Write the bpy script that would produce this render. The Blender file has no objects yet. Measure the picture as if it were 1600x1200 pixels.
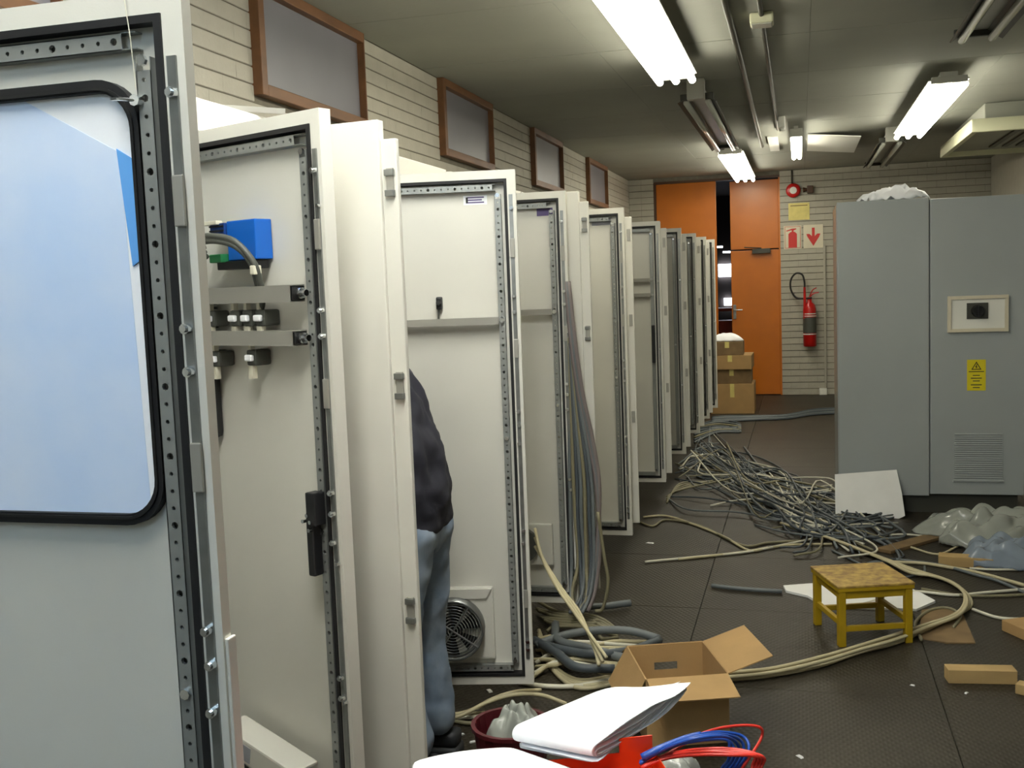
import bpy, bmesh, math, random
from mathutils import Vector, Matrix
random.seed(7)
scn = bpy.context.scene
col = scn.collection

# ---------------------------------------------------------------- camera
F, PIT, ROL, YAW, EYE = 1649.2, 0.0948, -0.0384, 0.2689, 1.645
cy, sy = math.cos(YAW), math.sin(YAW)
FWD = Vector((-sy*math.cos(PIT), cy*math.cos(PIT), -math.sin(PIT)))
RT = Vector((cy, sy, 0)); UP = RT.cross(FWD)
R2 = RT*math.cos(ROL) + UP*math.sin(ROL)
U2 = -RT*math.sin(ROL) + UP*math.cos(ROL)
CAMP = Vector((0, 0, EYE))
cam_d = bpy.data.cameras.new('camera'); cam = bpy.data.objects.new('camera', cam_d); col.objects.link(cam)
m = Matrix(((R2.x, U2.x, -FWD.x), (R2.y, U2.y, -FWD.y), (R2.z, U2.z, -FWD.z))).to_4x4()
m.translation = CAMP; cam.matrix_world = m
cam_d.sensor_width = 36; cam_d.lens = 36*F/1600; cam_d.clip_start = .05
scn.camera = cam
# ---------------------------------------------------------------- world / exposure (closed room: light comes from the tubes)
w = bpy.data.worlds.new('world'); scn.world = w; w.use_nodes = True
w.node_tree.nodes['Background'].inputs[0].default_value = (.75, .85, 1, 1)
w.node_tree.nodes['Background'].inputs[1].default_value = .05
scn.view_settings.view_transform = 'Standard'; scn.view_settings.look = 'None'
scn.view_settings.exposure = 0.95; scn.view_settings.gamma = 1
TUBE_NEAR, TUBE_FAR = 30.0, 13.0

def ray(q): return R2*((q[0]-800)/F) - U2*((q[1]-600)/F) + FWD
def at(q, axis, val):
    d = ray(q); t = (val-CAMP[axis])/d[axis]; return CAMP + d*t
def fl(q, z=0.0): return at(q, 2, z)

# ---------------------------------------------------------------- materials
def lin(c): return tuple(((v/255)/12.92 if v/255 <= .04045 else ((v/255+.055)/1.055)**2.4) for v in c)
def mat(name, rgb, rough=.5, metal=0.0, var=0.0, vscale=6.0, bump=0.0, bscale=40.0, alpha=1.0, emit=0.0, spec=.5, trans=0.0, rgb2=None, stretch=(1, 1, 1)):
    mt = bpy.data.materials.new(name); mt.use_nodes = True
    nt = mt.node_tree; b = nt.nodes['Principled BSDF']
    c = lin(rgb)
    b.inputs['Base Color'].default_value = (*c, 1)
    b.inputs['Roughness'].default_value = rough; b.inputs['Metallic'].default_value = metal
    b.inputs['Specular IOR Level'].default_value = spec
    b.inputs['Alpha'].default_value = alpha
    b.inputs['Transmission Weight'].default_value = trans
    if emit:
        b.inputs['Emission Color'].default_value = (*c, 1); b.inputs['Emission Strength'].default_value = emit
    if var or bump:
        tc = nt.nodes.new('ShaderNodeTexCoord'); mp = nt.nodes.new('ShaderNodeMapping')
        mp.inputs['Scale'].default_value = stretch
        nt.links.new(tc.outputs['Object'], mp.inputs['Vector'])
    if var:
        n = nt.nodes.new('ShaderNodeTexNoise'); n.inputs['Scale'].default_value = vscale; n.inputs['Detail'].default_value = 6
        nt.links.new(mp.outputs[0], n.inputs['Vector'])
        cr = nt.nodes.new('ShaderNodeValToRGB')
        c2 = lin(rgb2) if rgb2 else tuple(v*(1-var) for v in c)
        cr.color_ramp.elements[0].position = .35; cr.color_ramp.elements[1].position = .68
        cr.color_ramp.elements[0].color = (*c2, 1); cr.color_ramp.elements[1].color = (*c, 1)
        nt.links.new(n.outputs['Fac'], cr.inputs[0]); nt.links.new(cr.outputs[0], b.inputs['Base Color'])
    if bump:
        n2 = nt.nodes.new('ShaderNodeTexNoise'); n2.inputs['Scale'].default_value = bscale; n2.inputs['Detail'].default_value = 4
        nt.links.new(mp.outputs[0], n2.inputs['Vector'])
        bp = nt.nodes.new('ShaderNodeBump'); bp.inputs['Strength'].default_value = bump; bp.inputs['Distance'].default_value = .01
        nt.links.new(n2.outputs['Fac'], bp.inputs['Height']); nt.links.new(bp.outputs[0], b.inputs['Normal'])
    return mt

M = {}
M['cab'] = mat('cabinet paint', (211, 209, 200), .42, var=.05, vscale=3, bump=.03, bscale=300)
M['cabgrey'] = mat('grey cabinet paint', (158, 164, 164), .38, var=.05, vscale=2, bump=.03, bscale=300)
M['gasket'] = mat('black gasket', (16, 16, 18), .6)
M['zinc'] = mat('zinc steel', (150, 152, 150), .35, .8, var=.2, vscale=20)
M['rail'] = mat('perforated rail', (150, 153, 150), .4, .45, var=.1, vscale=12)
M['chrome'] = mat('bright steel', (225, 228, 230), .18, 1.0)
M['darkplastic'] = mat('dark plastic', (28, 29, 31), .45)
M['alu'] = mat('aluminium rail', (158, 156, 148), .4, .35)
M['brick'] = mat('painted brick', (170, 166, 152), .65, var=.08, vscale=9, bump=.25, bscale=60)
M['mortar'] = mat('mortar', (112, 107, 94), .9, var=.2, vscale=20)
M['ceiling'] = mat('ceiling board', (152, 153, 142), .8, var=.10, vscale=1.5, bump=.1, bscale=30)
M['cjoint'] = mat('ceiling joint', (84, 82, 72), .9)
M['wood'] = mat('window wood', (116, 76, 40), .5, var=.35, vscale=10, stretch=(1, .3, 1))
M['pane'] = mat('frosted grey pane', (124, 123, 129), .35, var=.08, vscale=3)
M['orange'] = mat('orange paint', (190, 106, 22), .35, var=.10, vscale=4)
M['orangetrim'] = mat('brown trim', (74, 48, 30), .5)
M['white'] = mat('white paint', (222, 222, 214), .45)
M['cream'] = mat('cream enamel', (206, 206, 176), .4, var=.06, vscale=5)
M['fixture'] = mat('lamp housing', (168, 168, 158), .4)
M['deadtube'] = mat('unlit tube', (196, 198, 188), .15)
M['darkfix'] = mat('dark reflector', (58, 58, 50), .5)
M['conduit'] = mat('dark conduit', (64, 62, 52), .5)
M['red'] = mat('fire red', (178, 22, 18), .28)
M['black'] = mat('black rubber', (18, 18, 18), .5)
M['signwhite'] = mat('sign board', (205, 198, 176), .5)
M['signyellow'] = mat('pale yellow sign', (214, 200, 120), .5, var=.15, vscale=14)
M['yellowlabel'] = mat('warning yellow', (214, 198, 24), .4)
M['signred'] = mat('sign red', (190, 34, 26), .4)
M['card'] = mat('cardboard', (170, 136, 88), .8, var=.12, vscale=8, bump=.06, bscale=120)
M['carddark'] = mat('worn cardboard', (128, 104, 70), .85, var=.25, vscale=10)
M['timber'] = mat('timber offcut', (182, 152, 100), .75, var=.22, vscale=14, stretch=(.3, 1, 1))
M['stool'] = mat('yellow paint', (172, 140, 14), .45, var=.15, vscale=12)
M['stooltop'] = mat('worn stool top', (184, 154, 76), .6, var=.45, vscale=28, rgb2=(130, 100, 52))
M['foam'] = mat('white board', (238, 238, 236), .7, var=.08, vscale=5)
M['paper'] = mat('paper', (236, 238, 242), .7)
M['paperink'] = mat('grey print', (150, 152, 160), .7)
M['bin'] = mat('maroon plastic', (84, 20, 28), .35, var=.2, vscale=6)
M['trolley'] = mat('orange red enamel', (214, 62, 18), .35, var=.12, vscale=10)
M['wirered'] = mat('red wire', (206, 48, 34), .4)
M['wireblue'] = mat('blue wire', (26, 72, 158), .4)
M['cabbeige'] = mat('beige cable', (186, 176, 142), .5)
M['cabgrey1'] = mat('grey cable', (98, 104, 106), .5)
M['cabgrey2'] = mat('slate cable', (70, 77, 82), .5)
M['cabwhite'] = mat('pale cable', (206, 202, 184), .45)
M['cabolive'] = mat('olive cable', (124, 118, 92), .55)
M['cabmauve'] = mat('mauve grey cable', (116, 106, 104), .5)
M['cabside'] = mat('grey cabinet side paint', (158, 164, 164), .22)
M['blue'] = mat('blue module', (20, 96, 190), .35)
M['bluedark'] = mat('dark blue module', (18, 52, 110), .4)
M['green'] = mat('green terminal', (34, 110, 62), .4)
M['term'] = mat('terminal housing', (70, 72, 66), .5)
M['jacket'] = mat('navy jacket', (40, 40, 52), .8, var=.3, vscale=9, bump=.35, bscale=14)
M['jeans'] = mat('blue denim', (146, 158, 172), .85, var=.32, vscale=7, bump=.5, bscale=12, rgb2=(106, 122, 142))
M['skin'] = mat('skin', (176, 128, 100), .5)
M['hair'] = mat('dark hair', (30, 24, 20), .7)
M['shoe'] = mat('dark shoe', (34, 36, 40), .6)
M['film'] = mat('pale blue protective film', (228, 238, 255), .35, var=.10, vscale=3.0, rgb2=(196, 220, 255), spec=.7)
M['filmwhite'] = mat('white window film', (248, 250, 255), .4)
M['filmblue'] = mat('folded blue film', (104, 172, 242), .4)
M['purple'] = mat('purple print', (92, 78, 128), .5)
M['black2'] = mat('black knob', (10, 10, 10), .35)
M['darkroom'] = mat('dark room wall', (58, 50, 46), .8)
M['daywin'] = mat('daylit pane', (235, 242, 255), .5, emit=6.0)
M['rack'] = mat('red rack', (186, 66, 28), .5)

def plastic_mat():
    mt = bpy.data.materials.new('clear plastic film'); mt.use_nodes = True; nt = mt.node_tree
    b = nt.nodes['Principled BSDF']; b.inputs['Base Color'].default_value = (.40, .42, .38, 1); b.inputs['Roughness'].default_value = .18
    b.inputs['Alpha'].default_value = .6
    return mt
M['plastic'] = plastic_mat()
M['plasticblue'] = mat('bluish plastic film', (136, 148, 162), .25, alpha=.7)
M['glass'] = mat('window glass', (200, 215, 225), .05, alpha=.18)

def floor_mat():
    """dark worn floor with an embossed tread pattern and lighter scuffs"""
    mt = bpy.data.materials.new('worn tread plate floor'); mt.use_nodes = True; nt = mt.node_tree
    b = nt.nodes['Principled BSDF']; b.inputs['Roughness'].default_value = .5; b.inputs['Specular IOR Level'].default_value = .3
    tc = nt.nodes.new('ShaderNodeTexCoord')
    n = nt.nodes.new('ShaderNodeTexNoise'); n.inputs['Scale'].default_value = 2.2; n.inputs['Detail'].default_value = 8
    nt.links.new(tc.outputs['Object'], n.inputs['Vector'])
    cr = nt.nodes.new('ShaderNodeValToRGB')
    cr.color_ramp.elements[0].position = .3; cr.color_ramp.elements[1].position = .75
    cr.color_ramp.elements[0].color = (*lin((40, 35, 26)), 1); cr.color_ramp.elements[1].color = (*lin((56, 51, 40)), 1)
    nt.links.new(n.outputs['Fac'], cr.inputs[0])
    n3 = nt.nodes.new('ShaderNodeTexNoise'); n3.inputs['Scale'].default_value = 14; n3.inputs['Detail'].default_value = 8; n3.inputs['Roughness'].default_value = .75
    nt.links.new(tc.outputs['Object'], n3.inputs['Vector'])
    cr3 = nt.nodes.new('ShaderNodeValToRGB'); cr3.color_ramp.elements[0].position = .60; cr3.color_ramp.elements[1].position = .78
    mx = nt.nodes.new('ShaderNodeMix'); mx.data_type = 'RGBA'
    mx.inputs[7].default_value = (*lin((92, 91, 82)), 1)
    nt.links.new(n3.outputs['Fac'], cr3.inputs[0]); nt.links.new(cr3.outputs[0], mx.inputs[0]); nt.links.new(cr.outputs[0], mx.inputs[6])
    nt.links.new(mx.outputs[2], b.inputs['Base Color'])
    # embossed lozenges: two crossed wave sets
    hs = []
    for a in (.6, -.6):
        mp = nt.nodes.new('ShaderNodeMapping'); mp.inputs['Rotation'].default_value = (0, 0, a)
        nt.links.new(tc.outputs['Object'], mp.inputs['Vector'])
        wv = nt.nodes.new('ShaderNodeTexWave'); wv.inputs['Scale'].default_value = 14
        nt.links.new(mp.outputs[0], wv.inputs['Vector']); hs.append(wv)
    mu = nt.nodes.new('ShaderNodeMath'); mu.operation = 'MULTIPLY'
    nt.links.new(hs[0].outputs['Fac'], mu.inputs[0]); nt.links.new(hs[1].outputs['Fac'], mu.inputs[1])
    bp = nt.nodes.new('ShaderNodeBump'); bp.inputs['Strength'].default_value = .35; bp.inputs['Distance'].default_value = .004
    nt.links.new(mu.outputs[0], bp.inputs['Height']); nt.links.new(bp.outputs[0], b.inputs['Normal'])
    return mt
M['floor'] = floor_mat()
def tube_mat(name, rgb, s): return mat(name, rgb, .3, emit=s)
M['tubenear'] = tube_mat('lit tube cool', (206, 232, 255), TUBE_NEAR*.5)
M['tubemid'] = tube_mat('lit tube neutral', (252, 252, 246), TUBE_NEAR)
M['tubefar'] = tube_mat('lit tube', (255, 250, 232), TUBE_FAR)

# ---------------------------------------------------------------- mesh helpers
class MB:
    def __init__(s): s.v = []; s.f = []
    def add(s, vs, fs):
        o = len(s.v); s.v += [tuple(v) for v in vs]; s.f += [tuple(o+i for i in f) for f in fs]; return s
    def box(s, a, b, mtx=None):
        (x0, y0, z0), (x1, y1, z1) = a, b
        vs = [Vector(p) for p in ((x0,y0,z0),(x1,y0,z0),(x1,y1,z0),(x0,y1,z0),(x0,y0,z1),(x1,y0,z1),(x1,y1,z1),(x0,y1,z1))]
        if mtx is not None: vs = [mtx @ v for v in vs]
        return s.add(vs, [(0,3,2,1),(4,5,6,7),(0,1,5,4),(1,2,6,5),(2,3,7,6),(3,0,4,7)])
    def bbox(s, a, b, r=.004, mtx=None):
        """box with chamfered edges"""
        bm = bmesh.new(); bmesh.ops.create_cube(bm, size=1)
        for v in bm.verts:
            v.co = Vector([a[i] + (v.co[i]+.5)*(b[i]-a[i]) for i in range(3)])
        bmesh.ops.bevel(bm, geom=bm.edges[:], offset=r, segments=2, affect='EDGES', profile=.6)
        bm.verts.index_update()
        vs = [v.co.copy() for v in bm.verts]
        if mtx is not None: vs = [mtx @ v for v in vs]
        s.add(vs, [[v.index for v in f.verts] for f in bm.faces]); bm.free(); return s
    def ring(s, x0, x1, z0, z1, wd, y0, y1):
        """rectangular picture-frame ring in the xz plane"""
        s.box((x0, y0, z0), (x1, y1, z0+wd)); s.box((x0, y0, z1-wd), (x1, y1, z1))
        s.box((x0, y0, z0+wd), (x0+wd, y1, z1-wd)); s.box((x1-wd, y0, z0+wd), (x1, y1, z1-wd)); return s
    def cyl(s, c, axis, r, h, n=12, r2=None):
        c = Vector(c); a = Vector(axis).normalized(); t = a.orthogonal().normalized(); u = a.cross(t)
        r2 = r if r2 is None else r2
        vs = [c + (t*math.cos(2*math.pi*i/n)+u*math.sin(2*math.pi*i/n))*r for i in range(n)] + \
             [c + a*h + (t*math.cos(2*math.pi*i/n)+u*math.sin(2*math.pi*i/n))*r2 for i in range(n)]
        return s.add(vs, [tuple(range(n))[::-1], tuple(range(n, 2*n))] + [(i, (i+1) % n, n+(i+1) % n, n+i) for i in range(n)])
    def lathe(s, prof, c=(0, 0, 0), n=20):
        c = Vector(c); vs = []
        for r, z in prof:
            for i in range(n): vs.append(c + Vector((r*math.cos(2*math.pi*i/n), r*math.sin(2*math.pi*i/n), z)))
        fs = []
        for k in range(len(prof)-1):
            for i in range(n): fs.append((k*n+i, k*n+(i+1) % n, (k+1)*n+(i+1) % n, (k+1)*n+i))
        return s.add(vs, fs)
    def tube(s, pts, r, n=6, smooth=4, caps=True):
        pts = [Vector(p) for p in pts]
        P = catmull(pts, smooth) if len(pts) > 2 else pts
        vs = []; prev = None
        for i, p in enumerate(P):
            t = (P[min(i+1, len(P)-1)] - P[max(i-1, 0)])
            if t.length < 1e-9: t = Vector((0, 0, 1))
            t.normalize()
            u = (prev - t*prev.dot(t)) if prev is not None else t.orthogonal()
            if u.length < 1e-6: u = t.orthogonal()
            u.normalize(); prev = u; b = t.cross(u)
            vs += [p + (u*math.cos(2*math.pi*k/n) + b*math.sin(2*math.pi*k/n))*r for k in range(n)]
        fs = [(i*n+k, i*n+(k+1) % n, (i+1)*n+(k+1) % n, (i+1)*n+k) for i in range(len(P)-1) for k in range(n)]
        if caps: fs += [tuple(range(n))[::-1], tuple((len(P)-1)*n+k for k in range(n))]
        return s.add(vs, fs)
    def prism(s, poly, h, mtx=None):
        """poly: list of (x,z); extruded y 0..h"""
        n = len(poly); vs = [Vector((x, 0, z)) for x, z in poly] + [Vector((x, h, z)) for x, z in poly]
        if mtx is not None: vs = [mtx @ v for v in vs]
        return s.add(vs, [tuple(range(n)), tuple(range(n, 2*n))[::-1]] + [(i, n+i, n+(i+1) % n, (i+1) % n) for i in range(n)])
    def build(s, name, m, parent=None, loc=None, rotz=0.0, smooth=False):
        me = bpy.data.meshes.new(name); me.from_pydata([tuple(v) for v in s.v], [], s.f); me.update()
        if smooth:
            for p in me.polygons: p.use_smooth = True
        bm = bmesh.new(); bm.from_mesh(me); bmesh.ops.recalc_face_normals(bm, faces=bm.faces[:]); bm.to_mesh(me); bm.free()
        me.materials.append(M[m] if isinstance(m, str) else m)
        o = bpy.data.objects.new(name, me); col.objects.link(o)
        if parent is not None: o.parent = parent
        if loc is not None: o.location = loc
        o.rotation_euler[2] = rotz
        return o
def catmull(P, k):
    out = []
    Q = [P[0]*2-P[1]] + P + [P[-1]*2-P[-2]]
    for i in range(1, len(Q)-2):
        a, b, c, d = Q[i-1:i+3]
        for j in range(k):
            t = j/k
            out.append(.5*((2*b)+(c-a)*t+(2*a-5*b+4*c-d)*t*t+(3*b-a-3*c+d)*t**3))
    out.append(P[-1]); return out
def tag(o, label=None, cat=None, group=None, kind=None):
    if label: o['label'] = label
    if cat: o['category'] = cat
    if group: o['group'] = group
    if kind: o['kind'] = kind
    return o
def thing(name, label, cat, loc=(0, 0, 0), rotz=0.0, group=None):
    o = bpy.data.objects.new(name, None); o.empty_display_size = .1; col.objects.link(o)
    o.location = loc; o.rotation_euler[2] = rotz
    return tag(o, label, cat, group)
def share(src, parent, loc, rotz=0.0, scale=None):
    o = src.copy(); col.objects.link(o); o.parent = parent; o.location = loc; o.rotation_euler = (0, 0, rotz)
    if scale: o.scale = scale
    return o
def copy_tree(o, parent=None):
    c = o.copy(); col.objects.link(c); c.parent = parent
    for ch in list(o.children): copy_tree(ch, c)
    return c

# ================================================================ THE ROOM
XL, XR, YF, YB, ZC = -2.27, 2.35, 14.7, -3.2, 3.0
fb = MB().box((XL-.2, YB-.2, -.14), (XR+.2, 20.5, -.012)).build('floor', M['cjoint']); tag(fb, kind='structure')
# floor plates, laid with open seams
px = [XL-.1, -1.50, -.50, .50, 1.5, XR+.1]
py = [YB-.1] + [-2.82+1.0*i for i in range(0, 18)] + [15.2, 20.4]
for i in range(len(px)-1):
    for j in range(len(py)-1):
        if py[j+1] <= .2 and px[i+1] < -5: continue
        MB().box((px[i]+.002, py[j]+.002, -.014), (px[i+1]-.002, py[j+1]-.002, 0)).build('floor_plate', 'floor', fb)
ce = MB().box((XL-.2, YB-.2, ZC+.012), (XR+.2, YF+.2, ZC+.15)).build('ceiling', 'cjoint'); tag(ce, kind='structure')
cyy = [YB-.1] + [-2.2+1.228*i for i in range(0, 14)] + [YF]
cxx = [XL, -1.15, .07, 1.29, XR]
for i in range(len(cxx)-1):
    for j in range(len(cyy)-1):
        dz = random.uniform(0, .002)
        MB().box((cxx[i]+.0008, cyy[j]+.004, ZC+dz), (cxx[i+1]-.0008, cyy[j+1]-.004, ZC+.02)).build('ceiling_panel', 'ceiling', ce)

wl = MB().box((XL-.25, YB-.2, -.05), (XL-.006, YF+.1, ZC+.1)).build('wall_left', 'mortar'); tag(wl, kind='structure')
wf = thing('wall_far', None, None, (0, 0, 0)); tag(wf, kind='structure')
wfm = MB()
wfm.box((XL-.1, YF+.006, -.05), (-1.92, YF+.2, ZC+.1)); wfm.box((-1.92, YF+.006, 2.95), (-.25, YF+.2, ZC+.1)); wfm.box((-.25, YF+.006, -.05), (XR+.1, YF+.2, ZC+.1))
wfm.build('wall_core', 'mortar', wf)
wr = MB().box((XR, YB-.2, -.05), (XR+.2, YF+.1, ZC+.1)).build('wall_right', 'brick'); tag(wr, kind='structure')
wb = MB().box((XL-.1, YB-.2, -.05), (XR+.1, YB, ZC+.1)).build('wall_back', 'brick'); tag(wb, kind='structure')

# --- bricks of the left wall (visible band above the cabinets) and far wall
BL, BH = .228, .076
WIN = [(y0, y0+1.16) for y0 in (1.78, 4.22, 6.68, 9.14, 11.64)]
WZ0, WZ1 = 2.50, 3.0
def brick_mesh(name, sx, sy_, sz):
    return MB().bbox((0, 0, 0), (sx, sy_, sz), .003).build(name, 'brick', None)
slots = []
k = 0; z = ZC - BH
while z > 1.7:
    y = 1.0 + (k % 2)*BL/2
    while y < YF-.02:
        y1 = min(y+BL, YF)
        segs = [(y, y1)]
        if z+BH > WZ0:
            for a, b in WIN:
                ns = []
                for s0, s1 in segs:
                    if s1 <= a or s0 >= b: ns.append((s0, s1))
                    else:
                        if s0 < a: ns.append((s0, a))
                        if s1 > b: ns.append((b, s1))
                segs = ns
        for s0, s1 in segs:
            if s1-s0 > .02: slots.append((z, s0, s1))
        y += BL
    z -= BH; k += 1
seen = [s for s in slots if s[0] > 2.12 and s[1] > 2.6]
rest = [s for s in slots if not (s[0] > 2.12 and s[1] > 2.6)]
seen.sort(key=lambda s: s[1])
proto = None
for i, (z, s0, s1) in enumerate(seen[:290]):
    full = abs((s1-s0)-BL) < .01
    if full and proto is not None:
        o = share(proto, wl, (XL-.006-.001*random.random(), s0+.0003, z))
    else:
        o = MB().prism([(-.02, .003), (.004, .003), (.006, .006), (.006, BH-.006), (.004, BH-.003), (-.02, BH-.003)], s1-s0-.0006).build('brick', 'brick', wl, (XL-.006-.001*random.random(), s0+.0003, z))
        if full: proto = o
bm_rest = MB()
for z, s0, s1 in seen[290:]+rest: bm_rest.box((XL-.02, s0+.0003, z+.003), (XL-random.uniform(0, .001), s1-.0003, z+BH-.003))
tag(bm_rest.build('brick_courses', 'brick', wl), kind='stuff')
# far wall
proto = None; restm = MB(); k = 0; z = 0.0; FH = .086
while z < ZC-.01:
    zt = min(z+FH, ZC)
    x = -.25 - (k % 2)*.115
    while x < XR:
        x0, x1 = max(x, -.25), min(x+.23, XR)
        if x1-x0 > .02:
            if x0 < .5 and z < 2.95:
                MB().bbox((0, -.012, .004), (x1-x0-.001, .02, zt-z-.004), .0015).build('brick', 'brick', wf, (x0+.0005, YF+.006-random.uniform(0, .001), z))
            else: restm.box((x0+.0015, YF-.006, z+.004), (x1-.0015, YF+.02, zt-.004))
        x += .23
    for x0, x1 in ((XL, -2.1), (-2.1, -1.93)): restm.box((x0+.0015, YF-.006, z+.004), (x1-.0015, YF+.02, zt-.004))
    z += FH; k += 1
tag(restm.build('brick_courses', 'brick', wf), kind='stuff')
tag(MB().bbox((.23, YF-.05, 0), (.33, YF-.001, .09), .008).build('trim_1', 'white'), kind='structure')
tag(MB().bbox((.300, YF-.03, .09), (.33, YF-.001, 1.99), .008).build('trim_2', 'brick'), kind='structure')

# --- boarded clerestory windows
for i, (a, b) in enumerate(WIN):
    r = thing('window_%d' % (i+1), None, None, (XL, 0, 0)); tag(r, kind='structure')
    fw = .05
    for (y0, y1, z0, z1) in ((a, a+fw, WZ0, WZ1), (b-fw*.2, b, WZ0, WZ1), (a+fw, b-fw*.2, WZ0, WZ0+fw), (a+fw, b-fw*.2, WZ1-fw, WZ1)):
        MB().bbox((-.02, y0, z0), (.045, y1, z1), .004).build('window_frame', 'wood', r)
    MB().box((-.01, a+fw, WZ0+fw), (.004, b-fw*.2, WZ1-fw)).build('pane', 'pane', r)

# --- orange double door, open by a gap onto the next room
d = thing('door_1', None, None, (0, YF, 0)); tag(d, kind='structure')
lf = MB().bbox((-1.90, .03, .01), (-1.09, .075, 2.92), .006).build('door_leaf', 'orange', d)
rl = MB().bbox((-.905, .02, .01), (-.27, .065, 1.968), .006).build('door_leaf', 'orange', d)
MB().bbox((-.905, .02, 1.984), (-.27, .065, 2.90), .006).build('transom_panel', 'orange', d)
MB().box((-1.92, 0, 2.92), (-.25, .12, 2.952)).build('door_head', 'orangetrim', d)
MB().box((-.27, 0, 0), (-.249, .12, 2.92)).build('door_jamb', 'orange', d)
MB().box((-1.93, -.006, 0), (-1.90, .12, 2.94)).build('door_jamb', 'orangetrim', d)
cl = MB().bbox((-.62, -.05, 1.92), (-.38, .02, 1.985), .008).build('door_closer', 'darkfix', rl)
MB().tube([(-.50, -.03, 1.99), (-.62, -.09, 2.0), (-.72, -.02, 2.01)], .008).build('closer_arm', 'darkfix', rl)
hd = MB().bbox((-.885, -.006, 1.05), (-.845, .02, 1.24), .004); hd.tube([(-.865, 0, 1.17), (-.865, -.05, 1.17), (-.76, -.055, 1.17)], .01); hd.build('handle', 'zinc', rl)
# the next room
nr = thing('wall_beyond', None, None); tag(nr, kind='structure')
m_ = MB(); m_.box((-4, 20, -.02), (2, 20.2, 3.2)); m_.box((-4.2, YF+.2, -.02), (-4, 20, 3.2)); m_.box((2, YF+.2, -.02), (2.2, 20, 3.2)); m_.box((-4, YF+.2, 3.1), (2, 20, 3.2))
m_.build('wall_core', 'darkroom', nr)
for (q0, q1) in (((1122, 413), (1144, 432)), ((1131, 466), (1143, 477))):
    a, b = at(q0, 1, 19.9), at(q1, 1, 19.9)
    wn = MB(); wn.box((a.x, 19.93, b.z), (b.x, 19.98, a.z)); wn.build('window_pane', 'daywin', nr)
for (px_, py_) in ((1122, 360), (1134, 369)):
    a = at((px_, py_), 1, 18.); t = MB(); t.cyl((a.x-.05, 18, 2.0+(360-py_)*.01+.12), (1, .3, 0), .015, .12, 8); t.build('strip_lamp', 'daywin', nr)
rk = thing('storage_rack', 'red and orange storage rack seen through the gap between the orange doors', 'rack', (-1.45, 18.2, 0))
for x in (-.4, .5):
    MB().box((x, -.03, 0), (x+.05, .03, 1.25)).build('post', 'rack', rk)
for zz in (.3, .62, 1.05): MB().box((-.4, -.25, zz), (.55, .25, zz+.05)).build('shelf', 'rack', rk)
for k, (zz, mm) in enumerate(((.35, 'carddark'), (.67, 'rack'))):
    bx = MB().bbox((-1.45-.25, 18.0, zz+.001), (-1.45+.4, 18.35, zz+.22), .01).build('storage_bin', mm)
    tag(bx, ('brown' if k == 0 else 'dark red') + ' bin on a shelf of the rack beyond the orange doors', 'bin')

# ================================================================ CEILING LAMPS
def lamp(label, x, y0, y1, lit, near=False, z=2.84, stem=True, tubes=3, group=None):
    r = thing('fluorescent_lamp', label, 'lamp', (x, (y0+y1)/2, ZC), group=group)
    L = (y1-y0)/2; zr = z-ZC
    h = MB(); h.bbox((-.055, -L, zr+.062), (.055, L, zr+.105), .006); h.bbox((-.13, -L+.03, zr+.052), (.13, L-.03, zr+.0618), .003) if lit and tubes == 3 else None; h.build('housing', 'fixture', r)
    for s in (-1, 1):
        MB().box((-.02, s*(L-.35)-.02, zr+.1), (.02, s*(L-.35)+.02, 0)).build('bracket', 'fixture', r)
        e = MB(); ew = .115 if tubes == 3 or not lit else .055; e.bbox((-ew, s*(L-.012)-.015, zr+.03), (ew, s*(L-.012)+.015, zr+.075), .006); e.build('end_cap', 'fixture' if lit else 'darkfix', r)
    if not lit:
        for sx in (-1, 1):
            rf = MB(); rf.add([(sx*.05, -L, zr+.06), (sx*.13, -L, zr+.01), (sx*.13, L, zr+.01), (sx*.05, L, zr+.06), (sx*.055, -L, zr+.065), (sx*.135, -L, zr+.015), (sx*.135, L, zr+.015), (sx*.055, L, zr+.065)],
                              [(0, 1, 2, 3), (4, 7, 6, 5), (0, 4, 5, 1), (3, 2, 6, 7), (1, 5, 6, 2), (0, 3, 7, 4)]); rf.build('reflector', 'darkfix', r)
    xs = (-.10, 0, .10) if tubes == 3 else (((-.028, .028) if lit else (-.075, .075)) if tubes == 2 else (0,))
    if not lit: MB().bbox((-.06, -L-.10, zr+.02), (.06, -L-.016, -.0005), .006).build('control_box', 'fixture', r)
    for tx in xs:
        t = MB(); t.cyl((tx, -L+.02, zr+.018), (0, 1, 0), .022, 2*L-.04, 12)
        t.build('tube', (near or 'tubefar') if lit else 'deadtube', r, smooth=True)
    return r
lamp('lit three-tube ceiling lamp above the glazed and railed cabinet doors', -.72, .4, 3.3, True, 'tubemid')
lamp('lit three-tube ceiling lamp behind the glazed door row', -.72, -2.9, -.2, True, 'tubenear')
lamp('long lit three-tube ceiling lamp, largest of the lamps over the cabinet row', -.73, 3.95, 6.78, True, False)
lamp('unlit twin-tube ceiling lamp with dark reflectors between two lit lamps', -.68, 7.6, 10.6, False, tubes=2)
lamp('lit three-tube ceiling lamp in front of the orange doors', -.67, 11.1, 14.2, True)
lamp('unlit ceiling lamp with dark reflectors and worn white tube', .93, 3.6, 6.3, False, tubes=2)
lamp('lit three-tube ceiling lamp beside the boxy ceiling unit', .98, 7.75, 10.6, True)
lamp('unlit grey ceiling lamp near the far brick wall', .87, 11.0, 13.4, False, tubes=2)
lamp('short lit ceiling lamp hung at the end of the conduits', -.02, 10.0, 11.7, True, tubes=2, z=2.83)

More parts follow.
